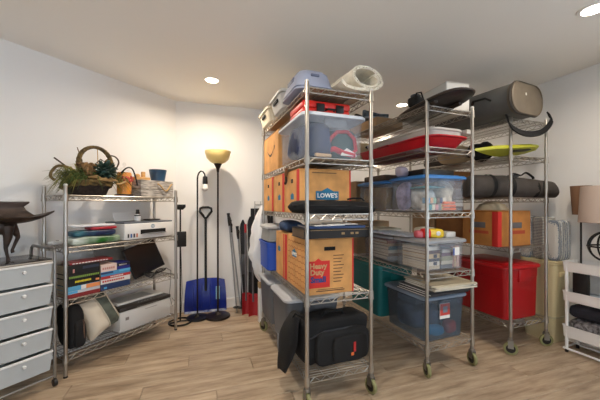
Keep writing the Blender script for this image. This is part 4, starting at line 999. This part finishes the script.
# rack C, third shelf: two bins with blue lids
z = SC[2]
bluelid = mat('blue_lid', (52, 120, 190), .4)
storage_bin('storage_bin', 'clear bin with a blue lid full of pale craft items, front of the middle rack', 'storage bin', 'C', (.0, .445), (.02, .46), z, .285, CLEARP, bluelid, 'clear bins on the middle rack', taper=.92)
storage_bin('storage_bin', 'clear bin with a blue lid behind the craft bin, brown contents', 'storage bin', 'C', (.0, .44), (.48, .96), z, .275, CLEARP, bluelid, 'clear bins on the middle rack', taper=.92)
zb = z+.014
def stuffb(label, c, rad, col, **k):
    return soft('cloth_bundle', label, 'cloth', 'C', c, rad, mat('cloth_'+'_'.join(map(str, col)), col, .9, var=.25, scale=14, bump=.3, bscale=25), k.get('e1', .6), k.get('e2', .6), .018, 11, seed=k.get('s', 0))
stuffb('pale cream bundle at the right of the craft bin', (.330, .21, zb), (.075, .105, .115), (226, 216, 196), s=1)
stuffb('grey white bundle in the middle of the craft bin', (.170, .23, zb), (.075, .105, .085), (222, 222, 216), s=2)
stuffb('lilac grey bundle at the left of the craft bin', (.075, .33, zb+.0), (.034, .07, .115), (170, 164, 196), s=3)
random.seed(31)
pk = [('white', (232, 232, 228)), ('teal', (70, 150, 156)), ('cream', (230, 220, 196)), ('pink', (222, 160, 160)), ('grey', (150, 152, 156)), ('yellow', (222, 200, 110)), ('sky blue', (120, 170, 206)), ('peach', (232, 180, 140)), ('mint', (160, 204, 180)), ('brown', (120, 92, 70)), ('navy', (52, 66, 104)), ('ivory', (236, 230, 214))]
for i, (nm, c_) in enumerate(pk):
    fx = .040+.155*((i % 6)/5)*(1 if i < 6 else 1.0)+(.0 if i < 6 else .012); lv = 0 if i < 6 else 1
    o = block('craft_packet', 'small '+nm+' craft packet near the front of the blue lidded bin', 'packet', 'C', (fx, fx+.032), (.052, .105), zb+.001+lv*.052, .044, mat('craft_'+nm.replace(' ', '_'), c_, .6), .006, random.uniform(-8, 8), 'craft packets in the blue lidded bin')
block('folder_box', 'teal folder lying on the bundles in the craft bin', 'folder', 'C', (.07, .25), (.07, .28), zb+.172, .014, mat('teal_folder', (60, 138, 146), .5), .003, -4)
for k in range(3): block('orange_packet', ('bottom', 'middle', 'top')[k]+' orange packet of three by the front of the craft bin', 'packet', 'C', (.20, .33), (.042, .068), zb+.024*k, .020, mat('orange_packet', (224, 120, 80), .5), .006, 3*k-3, 'orange packets in the craft bin')
block('brown_carton', 'brown and mustard box inside the rear bin', 'box', 'C', (.045, .37), (.53, .88), zb, .20, mat('mustard_box', (150, 124, 72), .8, var=.35, scale=5), .004)
block('document_box', 'flat black box on the blue lid of the craft bin', 'box', 'C', (.10, .42), (.14, .42), z+.2865, .050, BLACK, .006, 0)
soft('purple_bag', 'small translucent lilac bag beside the flat black box', 'bag', 'C', (.05, .33, z+.2865), (.045, .05, .045), clear('lilac_film', (176, 168, 190), .7, .3), .7, .7, .012, 14)
block('brown_case', 'brown case on the rear blue lid', 'case', 'C', (.06, .38), (.56, .90), z+.2765, .055, mat('brown_case', (84, 64, 50), .6), .012)

# rack C, fourth shelf: bins of books, tray, packets
z = SC[1]
greylid = mat('grey_lid', (150, 152, 156), .45)
t = storage_bin('storage_bin', 'clear bin full of books with a blue and white sticker, front of the middle rack', 'storage bin', 'C', (.0, .445), (.02, .40), z, .245, CLEARP, greylid, 'clear bins on the middle rack', taper=.88)
MB().rbox(.06, .125, -.183, -.180, .115, .175, .001, 1).build('sticker', PAPER, t); MB().rbox(.06, .075, -.1845, -.182, .115, .170, .001, 1).build('sticker_print', mat('sticker_blue', (40, 80, 160), .5), t)
storage_bin('storage_bin', 'clear bin of books with a grey lid, behind the stickered bin', 'storage bin', 'C', (.0, .44), (.42, .88), z, .240, CLEARP, greylid, 'clear bins on the middle rack', taper=.88)
zb = z+.014; random.seed(5)
cols = [(196, 178, 150), (226, 216, 198), (60, 66, 80), (206, 176, 130), (90, 60, 54), (226, 220, 206), (168, 150, 130), (196, 186, 164)]
zz = zb
for k in range(6):
    th = (.026, .030, .022, .034, .026, .028)[k]; c = cols[k]
    book(('pale', 'cream', 'dark slate', 'tan', 'maroon', 'ivory')[k]+' paperback in the left pile of the stickered bin', 'C', .045, .185, .065, .25, zz, th, mat('pb_%d' % k, c, .6), 'paperbacks in the clear bins', random.uniform(-3, 3), [(.55, .8, .1, .9, pm_('slate', (44, 50, 70)))] if k in (1, 3) else ()); zz += th+.001
zz = zb
for k in range(5):
    th = (.030, .026, .034, .026, .030)[k]
    book(('dark grey', 'cream', 'olive', 'purple', 'ivory')[k]+' paperback in the middle pile of the stickered bin', 'C', .20, .315, .06, .24, zz, th, mat('pc_%d' % k, ((90, 90, 92), (200, 190, 168), (150, 150, 120), (110, 80, 100), (206, 200, 188))[k], .6), 'paperbacks in the clear bins', random.uniform(-3, 3)); zz += th+.001
for k in range(3):
    o = book(('rose', 'tan', 'pale pink')[k]+' paperback standing at the right of the stickered bin', 'C', .0, .165, -.02, .12, 0, .024, mat('pd_%d' % k, ((190, 130, 120), (196, 164, 130), (206, 168, 156))[k], .6), 'paperbacks in the clear bins')
    o.location = RP('C', .333+.030*k, .13, zb+.084); o.rotation_euler = (0, R(-90), RZ('C'))
zz = zb
for k in range(6):
    th = (.030, .026, .028, .032, .024, .026)[k]
    book(('grey', 'brown', 'cream', 'teal', 'tan', 'rust')[k]+' paperback in the pile of the rear book bin', 'C', .05, .23, .50, .28, zz, th, mat('pe_%d' % k, ((150, 150, 146), (120, 96, 74), (204, 194, 172), (80, 120, 124), (180, 154, 118), (150, 90, 70))[k], .6), 'paperbacks in the clear bins', random.uniform(-4, 4)); zz += th+.001
def ribbed_tray():
    t = thing('ribbed_panel', 'silver ribbed plastic panel lying across the rear bin lids', 'panel', RP('C', .075, .62, z+.2465), RZ('C', 3))
    MB().rbox(-.10, .13, -.40, .30, 0, .008, .003, 1).build('sheet', mat('silver_panel', (204, 210, 218), .4, .1), t)
    for k in range(9): MB().tube([(-.095, -.36+.075*k, .010), (.125, -.36+.075*k, .010)], .006, 6).build('rib', mat('silver_panel', (0, 0, 0)), t)
ribbed_tray()
block('cream_board', 'cream foam board lying on the silver ribbed panel', 'board', 'C', (.06, .30), (.62, .95), z+.2645, .016, mat('cream_board', (214, 204, 180), .8), .004, -5)
def packet():
    t = thing('snack_packet', 'bright yellow and red packet on the stickered bin', 'packet', RP('C', .135, .12, z+.2455), RZ('C', -6))
    MB().sell((.04, 0, .036), (.085, .035, .036), .5, .5, 10, 20, .008, 14).build('packet_body', mat('yellow_wrap', (236, 196, 40), .35), t, 60)
    MB().sell((-.035, -.004, .038), (.035, .036, .037), .5, .6, 10, 16, .006, 14).build('red_panel', mat('red_wrap2', (212, 38, 36), .35), t, 60)
    MB().sell((-.085, .01, .030), (.035, .03, .030), .6, .6, 10, 16, .008, 18).build('pink_end', mat('pink_wrap', (196, 90, 100), .4), t, 60)
    MB().sell((.06, -.034, .036), (.02, .004, .018), .9, .9, 6, 10).build('white_print', PAPER, t)
packet()
block('white_packet', 'small white carton on the stickered bin beside the yellow packet', 'box', 'C', (.27, .40), (.10, .20), z+.2455, .040, mat('white_card', (0, 0, 0)), .004, 12)
soft('tissue_packet', 'pale crumpled tissue packet behind the yellow packet', 'packet', 'C', (.24, .26, z+.2455), (.10, .05, .038), mat('pale_film', (214, 206, 186), .5, bump=.4, bscale=30), .6, .6, .012, 16)

# rack C, bottom shelf: clear bin, magazines, teal tote
z = SC[0]
t = storage_bin('storage_bin', 'smoky clear bin with a red and white sticker on the bottom shelf, middle rack', 'storage bin', 'C', (.005, .445), (.02, .53), z, .350, CLEARD, mat('smoke_blue_lid', (120, 134, 152), .4), 'clear bins on the middle rack', taper=.86)
MB().rbox(-.075, .025, -.2475, -.244, .170, .285, .001, 1).build('sticker', PAPER, t); MB().box(-.073, .023, -.2482, -.2460, .195, .283).build('sticker_print', mat('sticker_red', (196, 60, 50), .5), t, 0)
MB().box(-.045, .0, -.2490, -.2475, .215, .262).build('sticker_picture', mat('sticker_grey', (120, 130, 140), .5), t, 0)
zb = z+.014
soft('toy_bundle', 'bright blue soft toy at the front of the smoky bin', 'toy', 'C', (.18, .11, zb), (.075, .05, .040), mat('cyan_cloth', (40, 160, 204), .8), .8, .8, .014, 16, seed=2)
soft('toy_bundle', 'red soft toy at the right of the smoky bin', 'toy', 'C', (.33, .11, zb), (.050, .05, .050), mat('coral_cloth', (226, 74, 60), .8), .8, .8, .014, 16, seed=5)
soft('cloth_bundle', 'dusky blue cloth filling the rear of the smoky bin', 'cloth', 'C', (.215, .32, zb), (.15, .15, .10), mat('dusk_cloth', (112, 124, 146), .9, var=.3), .6, .6, .02, 10)
block('blue_grey_box', 'blue grey box on the bundles in the smoky bin', 'box', 'C', (.08, .34), (.22, .42), zb+.215, .05, mat('navy_card', (104, 116, 136), .7), .004, 4)
random.seed(21); zz = z+.3515
mc = [(30, 30, 34), (44, 44, 50), (26, 26, 30), (204, 196, 178), (210, 202, 184), (190, 178, 152)]
ml = ['black magazine at the bottom of the magazine pile', 'slate magazine second from the bottom of the pile', 'charcoal magazine in the middle of the pile', 'ivory magazine above the charcoal one', 'pale magazine second from the top of the pile', 'tan edged magazine on top of the pile']
for k in range(6):
    th = .0125; x0 = (.01 if k < 3 else .07)+random.uniform(-.01, .02)
    book(ml[k], 'C', x0, x0+.42, random.uniform(-.012, .02), .33, zz, th, mat('mag_%d' % k, mc[k], .45), 'magazines on the smoky bin', random.uniform(-5, 5), (), 'magazine', PAPER); zz += th+.0006
one('silver_ruler', 'long silver ruler lying along the left of the magazine pile', 'ruler', MB().rbox(-.012, .012, -.26, .26, 0, .004, .001, 1), mat('ruler_steel', (190, 196, 204), .3, .8), RP('C', .08, .42, zz), RZ('C', 6))
storage_bin('storage_tote', 'teal plastic tote at the rear of the middle rack bottom shelf', 'tote', 'C', (.0, .43), (.57, 1.13), z, .485, mat('teal_plastic', (22, 112, 112), .45), mat('teal_lid', (26, 122, 120), .4), taper=.88)

# ------------------------------------------------------------------ rack D, top shelf
z = SD[4]
def hamper():
    t = thing('oval_hamper', 'large grey oval fabric drum lying on its side on the right rack top', 'hamper', RP('D', .005, .26, z+.001), RZ('D', 6))
    W, h, L = .43, .245, .72; gy = mat('grey_vinyl', (92, 92, 90), .55, var=.10)
    def oval(s, y_): return [(x*s, y_, h/2+b*s) for x, b, _ in rr(W, h, h*.46, 0, 7)]
    MB().loft([oval(.93, L/2), oval(.98, L/2-.01), oval(1, L/2-.05), oval(1, -L/2+.02)]).build('drum', gy, t, 50)
    MB().loft([oval(1.012, -L/2+.03), oval(1.022, -L/2+.02), oval(1.022, -L/2-.01), oval(.995, -L/2-.014), oval(.985, -L/2-.004), oval(.4, -L/2-.002)]).build('end_cap', mat('taupe_cap', (100, 90, 76), .6, var=.12), t, 50)
    MB().tube([(x, -L/2+.005, b) for x, _, b in oval(1.025, 0)], .008, 6, True).build('rim', mat('dark_rim', (54, 50, 46), .5), t)
    MB().tube([(-W/2-.002, -.05, h*.55), (-W/2-.03, -.08, h*.62), (-W/2-.03, -.18, h*.60), (-W/2-.002, -.21, h*.50)], .012, 8, flat=.6).build('handle', BFAB, t)
    MB().box(-.02, -.008, -L/2-.006, -L/2-.002, h*.62, h*.70).build('cap_mark', OFFW, t)
hamper()
o = thing('strap', 'black webbing strap drooping from the right rack top', 'strap', RP('D', .0, -.035, 0), RZ('D'))
def ribbon(pts, w, th=.004, axis=(0, 1, 0)):
    mb = MB(); ax = Vector(axis); rings = []
    for i, p in enumerate(pts):
        p = Vector(p); a = Vector(pts[max(0, i-1)]); b = Vector(pts[min(len(pts)-1, i+1)]); n = (b-a).cross(ax).normalized()
        rings.append([p+ax*w/2+n*th/2, p-ax*w/2+n*th/2, p-ax*w/2-n*th/2, p+ax*w/2-n*th/2])
    return mb.loft(rings)
def interp(pts, n=6):
    out = []; P = [Vector(p) for p in pts]
    for i in range(len(P)-1):
        p0, p1, p2, p3 = P[max(0, i-1)], P[i], P[i+1], P[min(len(P)-1, i+2)]
        for k in range(n):
            t_ = k/n; out.append(.5*((2*p1)+(-p0+p2)*t_+(2*p0-5*p1+4*p2-p3)*t_*t_+(-p0+3*p1-3*p2+p3)*t_**3))
    return out+[P[-1]]
ribbon(interp([(-.10, .0, z-.005), (-.05, -.005, z-.09), (.10, -.01, z-.135), (.28, -.01, z-.115), (.40, -.005, z-.055), (.465, 0, z+.02), (.45, .02, z+.07)]), .05, .012, (0, .35, .94)).build('webbing', BFAB, o, 40)
# rack D, second shelf
z = SD[3]
def kite():
    pts = [(-.40, .02), (-.25, -.045), (-.05, -.085), (.15, -.09), (.30, -.06), (.36, 0), (.28, .055), (.10, .09), (-.12, .08), (-.3, .045)]
    t = thing('kick_board', 'yellow green leaf shaped foam board on the right rack', 'board', RP('D', .11, .07, z+.001), RZ('D', 0))
    ym = mat('yellow_green_foam', (170, 170, 36), .5)
    KM = Matrix.Translation((0, 0, .032)) @ Matrix.Rotation(R(-20), 4, 'X')
    MB().loft([[(x*s, y_*s, zz+max(0, x)*.14) for x, y_ in pts] for zz, s in ((0, .95), (.010, 1), (.022, 1), (.030, .95))]).mv(KM).build('foam', ym, t)
    MB().sell((.08, -.03, .004), (.15, .025, .008), .9, .9, 8, 16).mv(KM @ Matrix.Rotation(R(-7), 4, 'Y')).build('dark_patch', mat('dark_olive_patch', (50, 46, 22), .6), t)
kite()
soft('black_bundle', 'black folded straps behind the yellow green board', 'bundle', 'D', (.02, .29, z+.001), (.11, .10, .075), BFAB, .8, .7, .03, 13, seed=3)
soft('beige_bundle', 'beige canvas bundle at the left of the yellow green board', 'bundle', 'D', (.05, .58, z+.001), (.13, .16, .085), mat('beige_canvas', (186, 164, 130), .9, bump=.3, bscale=20), .7, .6, .025, 9, seed=6)
soft('beige_bundle', 'dark grey folded cloth at the rear of the yellow green board shelf', 'bundle', 'D', (.20, .92, z+.001), (.18, .14, .06), mat('charcoal_cloth', (70, 66, 62), .9), .6, .5, .02, 9, seed=8)
# rack D, third shelf: long grey roll bag
z = SD[2]
def roll_bag():
    t = thing('roll_bag', 'long dark grey rolled camping bag with black straps', 'bag', RP('D', .20, .20, z+.001), RZ('D', -16))
    rings = []
    for i in range(31):
        f = i/30; x = -.36+.84*f; rad = .108-.012*f if f < .45 else .1026-.05*(f-.45)
        if f < .05: rad *= .72+.28*(f/.05)
        if f > .965: rad *= 1-.18*((f-.965)/.035)
        rings.append([(x, rad*1.05*math.cos(a)*(1+.05*noise.noise(Vector((x*12, 2*math.cos(a), 2*math.sin(a))))), max(0, rad*.96+rad*math.sin(a)*(1+.05*noise.noise(Vector((x*12, 3*math.cos(a), 2*math.sin(a))))))) for a in [2*PI*k/22 for k in range(22)]])
    MB().loft(rings).build('bag_body', mat('dark_grey_canvas', (70, 64, 60), .85, var=.15, bump=.2), t, 60)
    for x, rd_ in ((-.16, .109), (.02, .103), (.26, .087)):
        MB().loft([[(x+s, rd_*1.07*math.cos(a), max(-.0, rd_*.95+rd_*math.sin(a))) for a in [2*PI*k/24 for k in range(24)]] for s in (-.016, .016)], False, False).build('strap', BFAB, t)
    MB().tube(interp([(.02, -.03, .185), (.05, -.05, .215), (.12, -.05, .20), (.17, -.05, .225), (.24, -.04, .19), (.26, -.03, .175)]), .011, 8, flat=.6).build('handle', BFAB, t)
    MB().rbox(.02, .10, -.06, -.01, .185, .205, .006).build('buckle', BLACK, t)
roll_bag()
one('foam_roll', 'pale foam roll end beside the grey camping bag', 'roll', MB().lathe([(.040, 0), (.045, .01), (.045, .28), (.040, .29)], 20).mv(Matrix.Translation((0, 0, .046)) @ Matrix.Rotation(R(90), 4, 'Y')), mat('pale_foam', (176, 160, 152), .8), RP('D', -.13, .46, z+.001), RZ('D', -18))
# rack D, fourth shelf: orange carton, bowl
z = SD[1]
b, W, D = carton('orange brown carton with a red corner stripe and grey handle prints', 'D', (-.075, .335), (.055, .40), z, .305, mat('orange_cardboard', (186, 122, 58), .85, var=.1, scale=6))
for a in ((-W/2-e, -W/2+.045, -D/2-e, -D/2), (-W/2-e, -W/2, -D/2-e, -D/2+.05)): MB().box(a[0], a[1], a[2], a[3], .002, .298).build('corner_print', RED, b, 0)
MB().rbox(-.03, .09, -D/2-.0015, -D/2+.002, .155, .205, .012).build('handle_print', mat('grey_print', (96, 92, 92), .6), b)
MB().rbox(-W/2-.0015, -W/2+.002, -.06, .08, .155, .205, .012).build('handle_print', mat('grey_print', (0, 0, 0)), b)
MB().box(-.06, .13, -D/2-e, -D/2, .105, .135).build('text_band', mat('rust_print', (170, 66, 36), .7), b, 0); MB().box(-W/2-e, -W/2, -.09, .10, .105, .130).build('text_band', mat('rust_print', (0, 0, 0)), b, 0)
o = thing('serving_bowl', 'upturned beige bowl resting on the orange carton', 'bowl', RP('D', .10, .24, z+.3065), RZ('D'))
MB().lathe([(.130, 0), (.132, .006), (.10, .055), (.05, .072), (.045, .078)], 30).build('bowl_shell', mat('beige_stoneware', (150, 138, 116), .6), o); MB().lathe([(.048, .076), (.048, .084), (.040, .084)], 24, cap1=True).build('foot_ring', mat('beige_stoneware', (0, 0, 0)), o)
# rack D, bottom shelf: red tote
storage_bin('storage_tote', 'large red plastic tote with a red lid on the right rack bottom shelf', 'tote', 'D', (-.005, .445), (.02, .60), SD[0], .475, mat('red_tote', (172, 14, 20), .4), mat('red_tote_lid', (184, 20, 26), .38), taper=.88, lid_h=.03)

# ------------------------------------------------------------------ right wall: bin, quilts, slim cart, lamps
o = thing('laundry_bin', 'pale yellow bin standing between the right rack and the wall', 'bin', (3.085, 1.965, 0), R(2))
yb = mat('pale_yellow_plastic', (222, 208, 164), .55)
MB().loft([rr(.19, .24, .03, 0), rr(.195, .25, .03, .01), rr(.22, .31, .04, .70), rr(.23, .32, .04, .705), rr(.23, .32, .04, .72), rr(.205, .295, .035, .72), rr(.18, .23, .03, .02)]).build('bin_shell', yb, o)
MB().rbox(-.112, .112, -.157, .157, .7205, .735, .006).build('lid', yb, o); MB().rbox(-.06, .06, -.168, -.15, .60, .64, .006).build('handle', yb, o)
MB().loft([rr(.212, .292, .035, .0)[:] and [(x, y_, .22+zz) for x, y_, zz in rr(.208*s, .276*s, .035, 0)] for s, _ in ((1.0, 0),)] + [[(x, y_, .235) for x, y_, zz in rr(.2105, .2815, .035, 0)]]).build('band', mat('cream_band', (206, 196, 160), .5), o)
q1 = stripes('quilt_blue_stripe', (206, 204, 198), (112, 122, 136), 18, 'X', (170, 174, 178)); q2 = stripes('quilt_grey_stripe', (210, 206, 196), (120, 124, 126), 22, 'Z', (186, 182, 172)); 
def quilt(label, x, y_, z_, rx, ry, rz_, m, turn, seed):
    t = thing('folded_quilt', label, 'quilt', (x, y_, z_), R(turn), 'striped quilts by the right wall')
    n = 4
    for k in range(n):
        w = rx*2/n; MB().sell((-rx+w*(k+.5), 0, rz_*(1-.03*((k*3+seed) % 3))), (w*.52, ry, rz_*(1-.03*((k*3+seed) % 3))), .4, .35, 14, 18, .006, 12, seed+k).build('fold', m, t, 60)
quilt('blue and white striped quilt folded on the yellow bin, behind the rack', 3.075, 2.085, .7355, .085, .055, .205, q1, 4, 1)
quilt('grey and cream striped quilt folded on the yellow bin, middle of the three', 3.085, 1.965, .7355, .085, .052, .210, q2, -3, 5)
quilt('pale striped quilt folded on the yellow bin, nearest the lamps', 3.09, 1.852, .7355, .085, .050, .195, q1, 2, 8)
def slim_cart():
    t = thing('utility_cart', 'slim white three tier cart holding lamps beside the right wall', 'cart', (2.925, 1.73, 0), R(4))
    W, L = .185, .56; wm = mat('white_enamel', (240, 240, 238), .4)
    for x in (.012, W-.012):
        for y_ in (-.03, -L+.03): MB().tube([(x, y_, .035), (x, y_, .755)], .012, 8).build('upright', wm, t)
    for zt_, h in ((.765, .085), (.515, .085), (.225, .10)):
        c = (W/2, -L/2)
        MB().loft([[(x, y_, zz) for x, y_, _ in rr(W-2*g_, L-2*g_, .02, 0, 3, *c)] for g_, zz in ((.008, zt_-h), (.004, zt_-h+.004), (0, zt_-.006), (-.004, zt_-.004), (-.004, zt_), (.004, zt_), (.010, zt_-h+.008))]).build('tray', wm, t)
    MB().tube([(.006, -.01, .030), (.006, -L+.01, .030), (W-.006, -L+.01, .030), (W-.006, -.01, .030)], .009, 6, True).build('floor_rail', wm, t)
    for x in (.012, W-.012):
        for y_ in (-.03, -L+.03): MB().lathe([(.012, 0), (.013, .03)], 10, (x, y_, 0)).build('foot', BLACK, t)
    return W, L
slim_cart()
RK['S'] = (2.925, 1.73, R(4))
def soft_s(name, label, cat, c, rad, m, **k): return soft(name, label, cat, 'S', c, rad, m, k.get('e1', .5), k.get('e2', .4), k.get('amp', .012), k.get('fr', 10), seed=k.get('seed', 0))
soft_s('folded_cloth', 'dark navy towel draped under the middle tray of the slim cart', 'towel', (.0925, -.27, .300), (.080, .24, .055), mat('dark_navy_towel', (34, 36, 46), .95, bump=.5, bscale=90))
soft_s('fur_throw', 'grey fluffy throw in the lowest tray of the slim cart', 'throw', (.0925, -.27, .134), (.070, .24, .080), mat('grey_fur', (136, 134, 136), .95, var=.5, scale=40, bump=1.0, bscale=120), amp=.02, fr=20)
soft_s('folded_cloth', 'pale blue cloth lying in the middle tray of the slim cart', 'cloth', (.0925, -.27, .439), (.075, .24, .032), mat('pale_blue_cloth', (176, 186, 196), .9))
one('black_book', 'black slab standing in the middle of the slim cart far end', 'book', MB().rbox(-.02, .02, -.05, .05, 0, .20, .004), BLACK, RP('S', .03, -.12, .5055), RZ('S'))
def table_lamp(label, name, x, y_, r0, r1, z0, z1, sm, orb, base_z=.690):
    t = thing(name, label, 'table lamp', (x, y_, base_z), 0)
    MB().lathe([(.055, 0), (.058, .006), (.05, .014), (.012, .02)], 20).build('base', BLACKM, t)
    if orb:
        c = (0, 0, .225); rad = orb
        for k in range(4):
            M = Matrix.Translation(c) @ Matrix.Rotation(R(45*k+10), 4, 'Z') @ Matrix.Rotation(PI/2, 4, 'X')
            MB().tube([M @ Vector((rad*math.cos(2*PI*i/28), rad*math.sin(2*PI*i/28), 0)) for i in range(28)], .007, 6, True).build('orb_ring', BLACKM, t)
        MB().tube([(rad*math.cos(2*PI*i/28), rad*math.sin(2*PI*i/28), .225) for i in range(28)], .007, 6, True).build('orb_ring', BLACKM, t)
    MB().tube([(0, 0, .015), (0, 0, z1-base_z-.06)], .007, 8).build('stem', BLACKM, t)
    a, b_ = z0-base_z, z1-base_z
    MB().lathe([(r0, a), (r0+.002, a), (r1+.002, b_), (r1, b_), (r1-.003, b_), (r0-.003, a)], 40, cap0=False, cap1=False).build('shade', sm, t)
    for zz, q in ((a, r0), (b_, r1)): MB().tube([(q*math.cos(2*PI*i/40), q*math.sin(2*PI*i/40), zz) for i in range(40)], .003, 5, True).build('shade_trim', sm, t)
table_lamp('table lamp with a pale taupe drum shade and black wire orb base', 'table_lamp', 3.005, 1.465, .170, .155, 1.105, 1.385, mat('taupe_linen', (190, 172, 160), .9, bump=.1, bscale=300), .115)
table_lamp('small brown shaded table lamp behind the taupe one', 'table_lamp', 3.085, 1.68, .055, .070, 1.16, 1.40, mat('brown_linen', (130, 98, 74), .9, bump=.1, bscale=300), 0)

# ------------------------------------------------------------------ rear of the middle and right racks: mostly filler added to darken the gaps
carton('plain brown filler carton added at the rear of the middle rack, level with the blue lids', 'C', (.02, .40), (.985, 1.17), SC[2], .30, CARDD)
carton('plain brown filler carton added at the rear of the book bin shelf, middle rack', 'C', (.02, .42), (.965, 1.17), SC[1], .33, CARDD)
carton('plain brown filler carton added behind the orange carton on the right rack', 'D', (.0, .40), (.44, .80), SD[1], .30, mat('dark_orange_cardboard', (150, 98, 50), .85, var=.12, scale=6))
carton('plain brown filler carton added at the rear of the orange carton shelf', 'D', (.0, .42), (.82, 1.17), SD[1], .34, CARDD)
carton('orange brown carton behind the grey camping bag', 'D', (-.01, .30), (.60, 1.10), SD[2], .28, mat('dark_orange_cardboard', (0, 0, 0)))
storage_bin('storage_tote', 'dark maroon filler tote added behind the big red tote', 'tote', 'D', (.0, .43), (.63, 1.16), SD[0], .43, mat('maroon_plastic', (92, 18, 24), .5), mat('maroon_lid', (100, 20, 26), .5), taper=.9)
